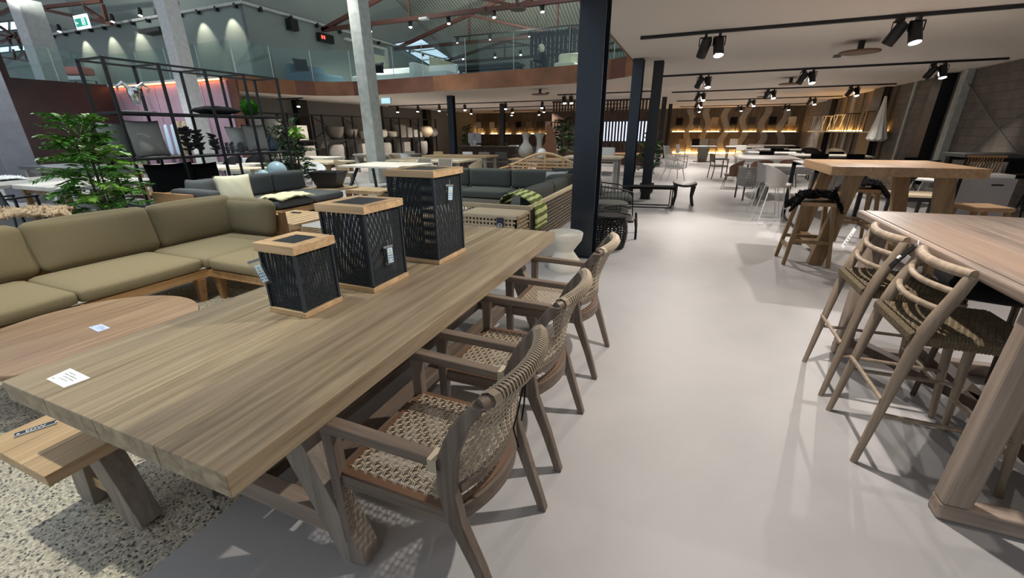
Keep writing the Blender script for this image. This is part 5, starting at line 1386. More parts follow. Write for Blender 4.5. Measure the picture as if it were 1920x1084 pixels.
dup(tw,(-10.75,12.9,0),-1.2,'natural wicker tub chair behind the one at the left end of the white-topped table')
dup(tw,(-9.85,13.1,0),-1.4,'natural wicker tub chair beside the concrete pillar')
wr=tub('white rope tub chair right of the palm plant',-9.95,9.3,-1.8,'white_fabric','white_steel','white_fabric',.45,.84,.32,name='rope_chair')
dup(wr,(-10.1,14.1,0),-.4,'white rope tub chair at the left of the cream table')
be=tub('beige woven tub chair nearest behind the white-topped table',-8.2,11.35,PI,'rope_beige','white_steel',None,.45,.80,.31,name='rope_chair')
dup(be,(-6.2,12.0,0),PI/2+.2,'olive beige woven tub chair at the right end of the cream table')
gc=slat_chair('grey sling armchair in front of the cream table, left of two',-8.3,11.45,PI,'silver','rope_taupe','silver',False)
gc.location=(-7.75,11.4,0)
dup(gc,(-7.0,11.4,0),PI,'grey sling armchair in front of the cream table, right of two')
c3=slat_chair('white-backed dining chair behind the golden teak table',-8.5,16.2,.05,'grey_steel','white_fabric','grey_steel',False)
for x,mt,l in ((-7.75,'rope_taupe','taupe-backed dining chair behind the golden teak table'),(-7.0,'charcoal_fabric','charcoal-backed dining chair behind the golden teak table'),(-9.9,'pale_teak_x','teak slatted chair at the left end of the golden teak table'),(-11.3,'light_grey_fabric','grey-backed chair behind the taupe dining table')):
    dup(c3,(x,16.2,0),.05,l,mats={'seat':mt,'backrest':mt})
# counter with computer
ctr=thing('sales_counter','dark wooden sales counter carrying the silver desktop monitor','counter',(-8.7,18.6,0))
B().b2(-1.6,1.6,-.4,.4,.90,.96).obj('worktop','dark_wood',ctr); B().b2(-1.5,1.5,-.33,.33,0,.90).obj('body','dark_wood',ctr)
im=thing('desktop_computer','silver desktop monitor seen from behind on the dark sales counter','computer',(aty(892,290,18.6).x,18.55,.961),.12)
B().rbox((0,0,.36),(.65,.03,.46),.012,4).obj('screen_back','silver',im,True)
B().extr([(-.10,-.10,0),(.10,-.10,0),(.07,-.02,.26),(-.07,-.02,.26)],(0,.02,0)).obj('stand','white_steel',im)
B().lathe([(.028,0),(.028,.004)],n=14).xf(Matrix.Rotation(PI/2,3,'X').to_4x4()).obj('logo','black_steel',im,loc=(0,-.016,.45))
B().lathe([(.018,0),(.018,.004)],n=12).xf(Matrix.Rotation(PI/2,3,'X').to_4x4()).obj('cable_hole','black_steel',im,loc=(0,-.085,.12))
for k,(dx,l,mt,n_) in enumerate(((-.95,'white paper cup at the left of the silver monitor on the counter','white_fabric','cup'),(.85,'small red-brown bottle right of the silver monitor on the counter','leather_tan','bottle'))):
    o=B().lathe([(.035,0),(.05,.13),(.055,.14),(.01,.14)],n=14).obj(n_,mt,None,True,loc=(-8.7+dx,18.5,.961)); tag(o,l,n_)
for k,(dx,dy,w,l) in enumerate(((-.75,.05,.35,'stack of white papers left of the silver monitor on the counter'),(1.15,.1,.4,'stack of pale samples right of the silver monitor on the counter'))):
    t=B().b2(-w/2,w/2,-.14,.14,0,.05).obj('paper_stack','paper',None,loc=(-8.7+dx,18.6+dy,.961)); tag(t,l,'papers')
pr_=table('dark bar-height table right of the sales counter',-6.9,-5.7,17.4,18.2,.95,.05,'dark_wood','dark_wood','post',.06,'bar_table')
for x,l in ((-6.6,'dark bar chair at the dark bar-height table, left one'),(-5.9,'dark bar chair at the dark bar-height table, right one')):
    slat_chair(l,x,16.9,PI,'dark_wood','leather_dark','dark_wood',False,sh=.68,bh=1.0,name='bar_chair',cat='bar chair')
# white items in the hall behind counter
for x,y,l in ((-4.9,23.5,'white tub chair far back between counter and slatted screen'),(-6.3,24.5,'white tub chair far back beyond the dark bar-height table'),(-7.5,26,'white tub chair far back right of the dark column')): 
    tub(l,x,y,PI,'white_fabric','white_steel',None,.45,.82,.33,name='tub_chair')
table('long white table far back between counter and slatted screen',-8.4,-6.0,20.2,21.0,.75,.05,'white_wood','white_steel','post',.06)
# teak table with urns
vx=aty(1000,300,13.8).x
table('pale teak console table carrying two grey urns and a white globe',vx-.75,vx+1.05,13.4,14.2,.75,.05,'pale_teak_x','pot_grey','post',.07,'console_table')
ur=B().lathe([(.12,0),(.22,.10),(.26,.22),(.20,.38),(.10,.50),(.09,.62),(.14,.74),(.17,.80),(.15,.80),(.08,.66)],n=24).obj('urn','pot_grey',None,True,loc=(aty(986,300,13.8).x,13.8,.752)); tag(ur,'grey waisted urn, left of the two on the teak console','vase')
ur=B().lathe([(.16,0),(.14,.10),(.09,.38),(.10,.62),(.17,.74),(.19,.80),(.17,.80),(.08,.66)],n=24).obj('urn','pot_grey',None,True,loc=(aty(1011,300,14.0).x,14.0,.752)); tag(ur,'grey flared urn, right of the two on the teak console','vase')
gl_=B().lathe([(.165*math.sin(a),.165-.165*math.cos(a)) for a in [PI*(k+.2)/16.4 for k in range(17)]],n=28).obj('globe','white_steel',None,True,3,loc=(aty(1015,290,13.55).x,13.58,.753)); tag(gl_,'white globe lamp in front of the right urn on the teak console','lamp')
bd=B().extr([(-.45,0,0),(.35,0,0),(.38,0,.9),(.30,0,1.5),(.12,0,1.85),(-.02,0,1.8),(-.05,0,1.2),(-.30,0,.9)],(0,.06,0)).obj('wood_sculpture','terracotta_cushion',None,loc=(aty(1025,270,16).x,16,0)); tag(bd,'tall reddish brown carved wooden board left of the slatted screen','sculpture')
# dining set right of navy column (pale table with white chair back)
table('pale wooden bar table right of the navy column behind the black lounge armchair',-3.35,-1.75,12.1,12.9,.92,.06,'cream_wood','pot_grey','post',.09)
slat_chair('white chair behind the pale wooden bar table right of the navy column',-2.35,13.6,0,'white_steel','white_fabric','white_steel',False,sh=.62,bh=1.12)
table('reddish dining table in front of the slatted screen',-3.9,-1.9,17.0,18.4,.75,.05,'teak_x','dark_wood','post',.07)
# slatted screen with screens behind
sy_=22.0; xa=aty(1036,200,sy_).x; xb=-1.65
ss=thing('slatted_screen','tall dark brown vertical slatted timber screen standing behind the navy column','screen',((xa+xb)/2,sy_,0))
w_=(xb-xa)/2; n=34
for k in range(n):
    x=-w_+2*w_*(k+.5)/n; B().b2(x-.042,x+.042,-.03,.03,0,3.0).obj('slat','dark_wood',ss)
for z0,z1 in ((0,.7),(1.02,1.1),(2.05,2.42),(2.92,3.0)): B().b2(-w_,w_,-.062,-.031,z0,z1).obj('cross_rail','dark_wood',ss)
tv=thing('display_screen','bright bluish white display glowing behind the slatted screen','screen',(-3.1,22.9,1.10)); B().b2(-1.4,1.4,0,.05,0,.92).obj('panel','screen_blue',tv); B().b2(-1.46,1.46,.051,.09,-.05,.97).obj('casing','black_steel',tv)
for s in (-1,1): B().b2(s*.8-.04,s*.8+.04,.02,.08,-1.10,-.05).obj('foot','black_steel',tv)
# ================= BACK WALLS =================
# lit wall shelves with chairs on them, at the far wall right of the columns
def wallseat(lab,x,y,z,back,frame,style,grp,rz=PI,sc=.95):
    t=thing('display_chair',lab,'chair',(x,y,z),rz,grp,sc)
    B().b2(-.24,.24,-.22,.22,.43,.47).obj('seat',back,t)
    B().b2(-.23,.23,-.25,-.21,.50,.98 if style!='low' else .8).obj('backrest',back,t)
    for sx in (-1,1):
        for sy in (-1,1): B().b2(sx*.22-.015,sx*.22+.015,sy*.20-.015,sy*.20+.015,0,.43).obj('leg',frame,t)
    return t
mats=[('black_fabric','grey_steel','black'),('leather_dark','white_steel','dark brown'),('wicker','teak_z','tan wicker'),('black_fabric','black_steel','black'),('leather_dark','grey_steel','dark brown'),('black_fabric','teak_z','black'),('cream_wood','teak_z','pale wooden')]
us=[1272,1304,1337,1372,1406,1444,1480]
ords=['first','second','third','fourth','fifth','sixth','seventh']
for k,u in enumerate(us):
    y=34.3; x=aty(u,245,y).x
    z=aty(u,247,y).z
    s_=B().b2(-.5,.5,-.28,.18,-.04,0).obj('wall_shelf','cream_wood',None,loc=(x,y,z)); tag(s_,'pale lit wall shelf carrying the %s display chair from the left on the far wall'%ords[k],'shelf')
    l_=B().b2(-.40,.40,.12,.16,.001,.022).obj('led_strip','led_warm',None,loc=(x,y,z)); tag(l_,'warm light strip on the %s lit shelf from the left on the far wall'%ords[k],'light strip')
    a,b_,c=mats[k]; wallseat('%s display chair on the %s lit shelf from the left, far wall'%(c,ords[k]),x,y-.03,z+.001,a,b_,'',None,0)
# pale timber boards on the far wall
for k,u in enumerate((1290,1320,1355,1390,1427,1462)):
    b=B(); xs=aty(u,245,34.45).x; P=[]
    for i in range(13):
        z=.0+3.0*i/12; P.append((xs+.16*math.sin(i*.9+k)-.12,z))
    for i in range(12):
        x0,z0=P[i];x1,z1=P[i+1]; b.extr([(x0,34.44,z0),(x0+.42,34.44,z0),(x1+.42,34.44,z1),(x1,34.44,z1)],(0,.03,0))
    o=b.obj('timber_board','pot_grey'); tag(o,'wavy-edged grey timber board between the lit shelves of the far wall','board','wavy grey boards on the far wall')
# left part of the far wall
cols=[('white_fabric','white_steel','white tub'),('cream_fabric','white_steel','cream'),('rope_taupe','grey_steel','taupe'),('black_fabric','black_steel','black'),('rope_taupe','grey_steel','brown slatted'),('leather_dark','dark_wood','dark'),('white_fabric','white_steel','white square-backed')]
for k,u in enumerate((900,925,950,974,993,1012,1029)):
    y=34.3; x=aty(u,251,y).x; z=aty(u,251,y).z
    s_=B().b2(-.45,.45,-.28,.18,-.05,0).obj('wall_shelf','cream_wood',None,loc=(x,y,z)); tag(s_,'lit wall shelf under the %s display chair left of the slatted screen'%cols[k][2],'shelf')
    l_=B().b2(-.3,.3,.12,.16,.001,.022).obj('led_strip','led_warm',None,loc=(x,y,z)); tag(l_,'warm light strip under the %s display chair left of the slatted screen'%cols[k][2],'light strip')
    wallseat('%s display chair on its lit shelf left of the slatted screen'%cols[k][2],x,y-.03,z+.001,cols[k][0],cols[k][1],'',None,0)
# low display row at the foot of the far wall
for k,(u,mt,l) in enumerate(((1277,'teak_x','wooden x-legged stool'),(1302,'black_fabric','black'),(1318,'light_grey_fabric','grey'),(1335,'rope_taupe','taupe'),(1372,'white_fabric','white'),(1402,'leather_tan','tan'))):
    x=aty(u,285,33.4).x; wallseat('%s chair in the floor row before the far wall shelves'%l if k else 'wooden cross-legged chair at the left end of the floor row before the far wall',x,33.4,0.001,mt,'grey_steel' if k else 'teak_z','',None,0,1.05)
l_=B().b2(-1.2,3.4,34.35,34.4,.05,.09).obj('led_strip','led_warm'); tag(l_,'warm light strip along the foot of the far wall','light strip')
# ---- black pot shelving along the left wall ----
WX=-16.2
ps=thing('pot_shelving','long black steel pot shelving with cross braces along the left wall','shelving',(WX,0,0))
ys=[12.3,14.2,16.1,18.1,20.0,22.0,24.0,26.0]
for k,y in enumerate(ys):
    for x in (0,-.6): B().b2(x-.035,x+.035,y-.035,y+.035,0,2.42).obj('post','black_steel',ps)
for z in (.12,1.27,2.40): 
    for x in (0,-.6): B().b2(x-.03,x+.03,ys[0],ys[-1],z-.035,z).obj('long_rail','black_steel',ps)
for z in (.13,1.28): B().b2(-.58,-.02,ys[0],ys[-1],z,z+.02).obj('shelf_board','black_steel',ps)
for k in range(0,len(ys)-1):
    y0,y1=ys[k],ys[k+1]
    for a,b_ in (((y0,1.35),((y0+y1)/2,1.85)),(((y0+y1)/2,1.85),(y0,2.35)),((y0,.2),(y1,1.2))): B().bar((-.62,a[0],a[1]),(-.62,b_[0],b_[1]),.03,.03).obj('brace','black_steel',ps)
def pot(lab,y,z,prof,mat,x=WX-.3,grp=None,n=20,**k):
    o=B().lathe(prof,n=n,**k).obj('planter',mat,None,True,.8,loc=(x,y,z)); return tag(o,lab,'planter',grp)
def boxpot(lab,y,z,w,h,mat,x=WX-.3):
    o=B().b2(-w/2,w/2,-w/2,-w/2+.04,0,h).b2(-w/2,w/2,w/2-.04,w/2,0,h).b2(-w/2,-w/2+.04,-w/2+.04,w/2-.04,0,h).b2(w/2-.04,w/2,-w/2+.04,w/2-.04,0,h).b2(-w/2+.04,w/2-.04,-w/2+.04,w/2-.04,0,.05).obj('planter',mat,None,loc=(x,y,z)); return tag(o,lab,'planter')
Z=1.302
tall=[(.20,0),(.30,.15),(.36,.45),(.38,.85),(.34,.85),(.05,.75)]
pot('tall rounded grey planter on the upper pot shelf behind the slate vase',13.6,Z,tall,'pot_grey')
pot('large rounded pale planter at the near end of the upper pot shelf',12.7,Z,[(.2,0),(.32,.3),(.36,.7),(.30,.95),(.05,.9)],'light_grey_fabric',x=WX-.15)
boxpot('grey square planter on the upper pot shelf above the palm plant',14.9,Z,.55,.62,'pot_grey')
bowl=[(.16,0),(.28,.10),(.40,.32),(.46,.58),(.42,.58),(.05,.45)]
pot('big dark rounded bowl planter on the upper pot shelf left of the concrete pillar',17.1,Z,bowl,'pot_brown')
pot('medium brown bowl planter beside the big one on the upper pot shelf',18.2,Z,[(r*.8,z*.8) for r,z in bowl],'pot_brown')
pot('small dark tapered planter touching the concrete pillar outline on the upper pot shelf',19.0,Z,[(.14,0),(.30,.38),(.26,.38),(.04,.3)],'pot_brown')
pot('white faceted planter right of the concrete pillar on the upper pot shelf',20.6,Z,[(.22,0),(.36,.12),(.38,.38),(.30,.46),(.04,.4)],'cement_white',n=8)
pot('white slim planter hugging the concrete pillar outline on the upper pot shelf',19.9,Z,[(.12,0),(.16,.6),(.14,.6),(.03,.5)],'cement_white',n=8)
pot('small white faceted planter second right of the concrete pillar on the upper pot shelf',21.6,Z,[(.18,0),(.30,.10),(.32,.30),(.24,.36),(.04,.3)],'cement_white',n=8)
for k,(y,w,h) in enumerate(((22.4,.5,.72),(23.1,.45,.58),(23.75,.42,.45),(24.3,.38,.32))): boxpot('taupe square planter on the upper pot shelf, %s of the descending four'%['tallest','second tallest','third tallest','smallest'][k],y,Z,w,h,'pot_grey',WX-.28)
pot('tan round globe planter at the far end of the upper pot shelf, larger one',24.9,Z,[(.2,0),(.40,.12),(.50,.34),(.42,.58),(.26,.66),(.04,.6)],'terracotta_cushion' and 'rope_beige',x=WX-.1)
pot('pale round globe planter at the far end of the upper pot shelf, smaller one',25.7,Z,[(.16,0),(.32,.10),(.40,.27),(.33,.46),(.2,.53),(.04,.5)],'light_grey_fabric',x=WX-.1)
for k,y in enumerate((13.3,15.1,17.0,18.9,20.8,22.6,24.6)):
    if k%2: boxpot('grey square planter standing on the lower pot shelf, number %s from the near end'%['','two','','four','','six'][k],y,.152,.62,.9,'pot_grey')
    else: pot('grey rounded planter standing on the lower pot shelf, number %s from the near end'%['one','','three','','five','','seven'][k],y,.152,[(.22,0),(.36,.2),(.40,.75),(.34,.9),(.05,.8)],'pot_grey')
for y,l in ((15.9,'black steel wall column behind the pot shelving, near one'),(21.4,'black steel wall column behind the pot shelving, middle one'),(26.6,'black steel wall column behind the pot shelving, far one')):
    o=B().b2(-.16,.16,-.3,.3,0,CZ-.01).obj('wall_column','black_steel',None,loc=(-17.22,y,0)); tag(o,l,'column')
# ---- stool shelf and parasol on the right wall ----
zs=atx(1600,246,6.4).z; y0=atx(1655,247,6.45).y; y1=atx(1528,246,6.45).y
shf=B().b2(-.35,.2,y0-(y0+y1)/2,y1-(y0+y1)/2,-.05,0).obj('wall_shelf','cream_wood',None,loc=(6.44,(y0+y1)/2,zs)); tag(shf,'long pale wall shelf on the right wall carrying a row of stools','shelf')
l_=B().b2(-.02,.02,y0+.2,y1-1.5,0,.02).obj('led_strip','led_warm',None,loc=(6.60,0,zs+.001)); tag(l_,'warm light strip along the stool shelf on the right wall','light strip')
n=5
for k in range(n):
    y=y0+(y1-y0)*(k+.6)/n; t=thing('display_stool',['dark slim','dark rounded','pale crossed-leg','white folding','white slanted'][k]+' stool on the right wall shelf, number %s from the near end'%['one','two','three','four','five'][k],'stool',(6.28,y,zs+.001))
    mt='leather_dark' if k<2 else 'white_steel'; H=.72; s=.22
    for sx in (-1,1):
        if k in (2,3): 
            B().bar((sx*.16,-s,0),(sx*.16,s,H-.03),.03,.03).obj('leg',mt,t); B().bar((sx*.13,s,0),(sx*.13,-s,H-.03),.03,.03).obj('leg',mt,t)
        else:
            B().bar((sx*.16,-s,0),(sx*.13,-s*.8,H-.03),.03,.03).obj('leg',mt,t); B().bar((sx*.16,s,0),(sx*.13,s*.8,H-.03),.03,.03).obj('leg',mt,t)
    B().b2(-.18,.18,-s,s,H-.03,H).obj('seat',mt if k!=1 else 'black_fabric',t)
B().bar((6.4,y1,zs-.05),(6.6,y1-.1,zs-1.0),.03,.03).obj('bracket','cream_wood',None)
bpy.data.objects['bracket'] if False else None
bo=[o for o in ALL() if o.name.startswith('bracket') and not o.parent][-1]; tag(bo,'pale slanted strut under the far end of the stool shelf','bracket')
for k in range(9):
    y=y0+(y1-y0)*(k+.5)/9; o=B().b2(6.60,6.65,y-.25+.1*(k%2),y+.2,0.0,CZ-.02).obj('timber_board',['brown_board','pot_grey','bar_wood_z'][k%3]); tag(o,'rough upright timber board on the right wall behind the stool shelf','board','rough upright boards on the right wall')
pa=thing('parasol','closed white parasol hanging against the right wall','parasol',(6.3,atx(1650,220,6.3).y,0))
zt=atx(1662,180,6.3).z; zb=atx(1640,262,6.3).z
b=B(); vs=[];fs=[];n=20
for i,(f,r_) in enumerate(((0,.05),(.15,.09),(.5,.20),(.85,.36),(1,.42),(1.04,.25))):
    for k in range(n):
        a=2*PI*k/n; rr=r_*(1+.18*(k%2)); vs.append((rr*math.cos(a)*.6,rr*math.sin(a)-.25*f,zt+(zb-zt)*f+(.05*(k%2) if f>=1 else 0)))
for i in range(5):
    for k in range(n): fs.append((i*n+k,i*n+(k+1)%n,(i+1)*n+(k+1)%n,(i+1)*n+k))
b.add(vs,fs).obj('canopy','white_fabric',pa,True); B().tube([(0,0,zt+.25),(0,-.28,zb-.3),(0,-.30,0)],.022,8).obj('pole','black_steel',pa)
# ================= CEILING FITTINGS =================
def track(y,x0,x1,z,lab,w=.055):
    o=B().b2(x0,x1,y-w/2,y+w/2,z-.045,z).obj('ceiling_track','black_steel'); return tag(o,lab,'lighting track')
names=['front','second','third','fourth','fifth']
TY=[8.10,13.75,19.6,25.5,31.7]
for k,y in enumerate(TY):
    track(y,-1.0,6.25,CZ-.002,'black lighting track on the low ceiling right of the aisle columns, %s row'%names[k])
track(2.45,-1.0,6.25,CZ-.002,'black lighting track overhead near the camera')
LT=[(21.7,-16.6,-4.2,'black lighting track on the low ceiling left of the slatted screen, nearest row'),(26.3,-16.2,-4.0,'black lighting track on the low ceiling left of the slatted screen, second row'),(30.6,-14.0,-4.0,'black lighting track on the low ceiling left of the slatted screen, last row'),(14.9,-18.2,-15.9,'short black lighting track at the far left of the low ceiling'),(18.6,-5.5,-1.7,'short black lighting track over the slatted screen')]
for y,x0,x1,l in LT:
    track(y,x0,x1,CZ-.002,l)
def spotlight(lab,x,y,z,tx=0,ty=-.5,grp=None,lit='lamp_glow',sc=1):
    t=thing('spotlight',lab,'spotlight',(x,y,z),0,grp,sc)
    B().b2(-.02,.02,-.06,.06,-.045,0).obj('adapter','black_steel',t)
    d=Vector((tx,ty,-1)).normalized(); c=Vector((0,0,-.17)); q=d.to_track_quat('-Z','Y').to_matrix()
    B().bar((-.085,0,-.05),(.085,0,-.05),.02,.02).tube([(-.085,0,-.05),(-.085,0,-.17)],.008,4).tube([(.085,0,-.05),(.085,0,-.17)],.008,4).obj('yoke','black_steel',t)
    M=Matrix.Translation(c)@q.to_4x4()
    B().lathe([(.072,-.16),(.076,-.15),(.076,.10),(.06,.125),(.01,.125)],n=18,capb=False).xf(M).obj('housing','black_steel',t,True,.7)
    B().lathe([(.068,-.152),(.068,-.146)],n=18).xf(M).obj('lens',lit,t)
    return t
S0=spotlight('black cylindrical track spotlight aimed at the tables','' or 0,TY[0],3.0,.1,-.35) if False else spotlight('x',.0,TY[0],3.0,.12,-.35)
S1=spotlight('x',.2,TY[0],3.0,-.3,.5,lit='grey_steel')
xs=[('nearest the aisle',.0,.2),('in the middle of the row',2.42,2.62),('near the right wall',4.98,5.18)]
first=True
for k,y in enumerate(TY):
    for nm,xa,xb in xs:
        lb='glowing black spotlight %s on the %s ceiling track'%(nm,names[k])
        if first: S1.location=(xa,y,3.003); S0.location=(xb,y,3.003); S1['label']='black track spotlight turned away, nearest the aisle on the front ceiling track'; S0['label']=lb; first=False
        else:
            dup(S1,(xa,y,3.003),.4,'black spotlight turned away, %s on the %s ceiling track'%(nm,names[k])); dup(S0,(xb,y,3.003),0,lb)
G='glowing spotlights on the low ceiling tracks left of the slatted screen'
i=0
for y,xx in ((21.7,(-16.0,-14.6,-13.2,-11.6,-9.2,-7.2,-5.0)),(26.3,(-15.3,-13.6,-10.7,-8.6,-6.2)),(30.6,(-12.5,-10.4,-8.0,-5.2)),(14.9,(-18.0,-16.2)),(18.6,(-5.2,-4.9,-2.2))):
    for x in xx: dup(S0,(x,y,3.003),.3*math.sin(x),'glowing black spotlight under the low ceiling left of the slatted screen',G)
def disc(lab,x,y,z,r=.30,drop=.16):
    t=thing('ceiling_disc',lab,'ceiling fitting',(x,y,z)); B().lathe([(.05,-drop),(.05,0)],n=12).obj('stem','leather_dark',t); B().lathe([(.05,-drop-.035),(r,-drop-.03),(r+.01,-drop-.015),(r,-drop),(.04,-drop+.005)],n=36).obj('disc','terracotta_cushion' and 'leather_tan',t,True,.6); return t
disc('brown disc-shaped ceiling fitting between the front and second lighting tracks',2.56,10.1,CZ-.002)
disc('brown disc-shaped ceiling fitting between the second and third lighting tracks',2.53,16.0,CZ-.002)
disc('brown disc-shaped ceiling fitting between the third and fourth lighting tracks',2.6,21.6,CZ-.002)
disc('brown disc-shaped ceiling fitting left of the navy column under the rust edge band',-5.4,16.0,CZ-.002)
for p,l in (((1570,103),'small dark square sensor on the ceiling beside the first brown disc'),((1467,157),'small dark square sensor on the ceiling beside the second brown disc'),((1027,173),'small dark square sensor on the ceiling left of the navy column')):
    q=at(*p,CZ); o=B().b2(-.06,.06,-.06,.06,-.05,-.002).obj('ceiling_sensor','grey_steel',None,loc=q); tag(o,l,'sensor')
# lit exit sign hanging left
q=at(724,189,2.92); es=thing('exit_sign','small pale blue lit sign box hanging from the low ceiling right of the concrete pillar','sign',(q.x,q.y,q.z)); B().b2(-.26,.26,-.03,.03,-.13,.13).obj('sign_box','white_steel',es); B().b2(-.24,.24,-.034,-.031,-.11,.11).obj('sign_face','sign_blue',es)
# ================= UPPER FLOOR CONTENT =================
def upspot(u,v,y,i,lab=None,grp='glowing spotlights along the upper roof trusses'):
    p=aty(u,v,y); return dup(S0,(p.x,y,p.z+.12),.2,lab or 'glowing black spotlight hanging under an upper roof truss above the glass balustrade',grp)
for i,(u,v,y) in enumerate(((694,50,18),(769,42,18),(841,35,18),(926,23,18),(1017,12,18),(858,74,23.6),(919,68,23.6),(993,62,23.6),(1069,52,23.6),(868,105,28.6),(928,102,28.6),(976,97,28.6))): upspot(u,v,y,i)
for i,(u,v,y) in enumerate(((110,51,13.2),(210,32,13.2),(262,20,13.2),(331,6,13.2))): upspot(u,v,y,i,'glowing black spotlight in the row above the grey upper wall at far left','glowing spotlights above the grey upper wall')
def uptrack(y,z,x0,x1,l):
    t=thing('ceiling_track',l,'lighting track',((x0+x1)/2,y,z)); h=(x1-x0)/2; B().b2(-h,h,-.03,.03,-.05,0).obj('track_bar','black_steel',t)
    for s in (-.8,0,.8): B().b2(s*h-.008,s*h+.008,-.008,.008,0,roofz(y)-z-.02).obj('drop_rod','black_steel',t)
zt_=aty(900,64,22.5).z; uptrack(22.5,zt_,-12.5,-2.2,'thin black suspended lighting track on the upper floor, nearer one')
zt_=aty(900,92,27).z; uptrack(27,zt_,-13.2,-5.5,'thin black suspended lighting track on the upper floor, farther one')
for (u,v,y,l) in ((911,24,17.2,'grey disc heater hanging by the nearest truss, left one'),(971,17,17.2,'grey disc heater hanging by the nearest truss, right one'),(1010,73,22,'grey disc fitting hanging at the second truss')):
    p=aty(u,v,y); disc(l,p.x,p.y,p.z+.2,.30,.2)['label']=l
p=aty(795,35,17.8); o=B().b2(-.2,.2,-.12,.12,-.04,.04).obj('emergency_light','white_steel',None,loc=p); tag(o,'small white emergency light box under the nearest roof truss','light')
# speakers on the grey wall
p=atx(548,47,GX+.2); o=B().b2(-.16,.16,-.2,.2,-.22,.22).obj('wall_speaker','black_steel',None,loc=p); tag(o,'black wall speaker high on the grey upper wall','speaker')
p=atx(610,72,GX+.2); cl=thing('wall_monitor','black box with glowing red digits on the grey upper wall','clock',p); B().b2(-.1,.12,-.45,.45,-.18,.18).obj('casing','black_steel',cl); 
for k in range(2): B().b2(.121,.125,-.36+.14*k,-.28+.14*k,-.07,.07).obj('digit','red_led',cl)
p=aty(288,58,GY-.3); o=B().b2(-.75,.75,-.25,.25,-.08,.08).obj('air_vent','pot_black' if False else 'leather_dark',None,loc=(p.x,GY-.26,p.z)); tag(o,'dark rectangular heater panel on the grey upper wall left of the concrete pillar','heater')
# green exit sign upper left
p=aty(154,41,12.3); ex=thing('exit_sign','hanging green exit sign with an arrow at the top left','sign',p,0)
B().b2(-.50,.50,-.03,.03,-.26,.26).obj('sign_box','exit_white',ex); B().b2(-.44,.44,-.036,-.031,-.17,.13).obj('green_face','exit_green',ex)
B().extr([(-.22,-.04,-.02),(-.34,-.04,-.02),(-.34,-.04,.05),(-.42,-.04,-.05+.03),(-.34,-.04,-.09),(-.34,-.04,-.05),(-.22,-.04,-.05)],(0,.003,0)).obj('arrow','exit_white',ex)
B().b2(.05,.09,-.040,-.037,-.14,.10).b2(.09,.28,-.040,-.037,.06,.10).b2(.24,.28,-.040,-.037,-.14,.06).obj('door_symbol','exit_white',ex)
B().tube([(.14,-.04,.02),(.19,-.04,-.03),(.14,-.04,-.08),(.20,-.04,-.13)],.014,5).obj('running_figure','exit_white',ex)
for s in (-.4,.4): B().b2(s-.006,s+.006,-.006,.006,.26,2.0).obj('hanger','grey_steel',ex)
# upper lounge: white sofa, black cushion, dark sofa, chair
us_=thing('white_sofa','long white sofa behind the glass balustrade on the upper floor','sofa',(-12.2,17.2,FZ))
B().rbox((0,0,.25),(5.0,1.0,.40),.06,8).obj('seat_cushion','white_fabric',us_,True); B().rbox((0,.42,.55),(5.0,.22,.42),.06,8).obj('back_cushion','white_fabric',us_,True); B().rbox((1.2,-.5,.42),(.25,1.2,.62),.06,8).obj('arm','white_fabric',us_,True)
B().b2(-2.4,2.4,-.45,.45,0,.06).obj('base','black_steel',us_)
cushion((-13.35,16.85,FZ+.72),.75,.45,.2,.15,-.2,'black_fabric','black scatter cushion on the long white sofa upstairs')
ds=thing('dark_sofa','dark teal sofa behind the glass on the upper floor left of the concrete pillar','sofa',(-16.0,15.9,FZ))
B().rbox((0,0,.28),(1.4,2.0,.42),.06,8).obj('seat_cushion','blue_cloth',ds,True); B().rbox((-.5,0,.62),(.25,2.0,.5),.08,8).obj('back_cushion','blue_cloth',ds,True); B().b2(-.6,.6,-.9,.9,0,.07).obj('base','black_steel',ds)
cushion((-16.1,15.3,FZ+.82),.6,.5,.2,1.2,-.3,'black_fabric','black cushion standing up on the dark teal sofa upstairs')
# dark table and slatted fence upstairs, with the seated person
y=17.3
dt=table('x',-10.4,-7.15,18.1,19.1,.76,.08,'black_steel','black_steel','post',.1); dt.location.z=FZ; dt['label']='long black table behind the glass on the upper floor beside the seated person'
fe=thing('slatted_fence','dark vertical slatted divider on the upper floor behind the seated person','screen',(aty(1056,95,20.5).x,20.5,FZ))
for k in range(16): B().b2(-1.5+.2*k-.07,-1.5+.2*k+.07,-.03,.03,0,2.25).obj('slat','black_steel',fe)
for z in (.1,2.1): B().b2(-1.6,1.65,.031,.07,z,z+.1).obj('rail','black_steel',fe)
lt=thing('armchair','pale lounge armchair upstairs right of the seated person','armchair',(-4.75,17.2,FZ),0); B().rbox((0,0,.3),(.8,.8,.3),.06,6).obj('seat_cushion','cream_fabric',lt,True); B().rbox((0,.3,.62),(.8,.2,.4),.06,6).obj('back_cushion','cream_fabric',lt,True); B().b2(-.35,.35,-.35,.35,0,.15).obj('base','black_steel',lt)
# ---- person ----
px=aty(1022,100,18.6).x
pe=thing('person','person with pale blond hair in dark clothes seated at the long black table upstairs','person',(px,18.6,FZ),PI*.5+.35)
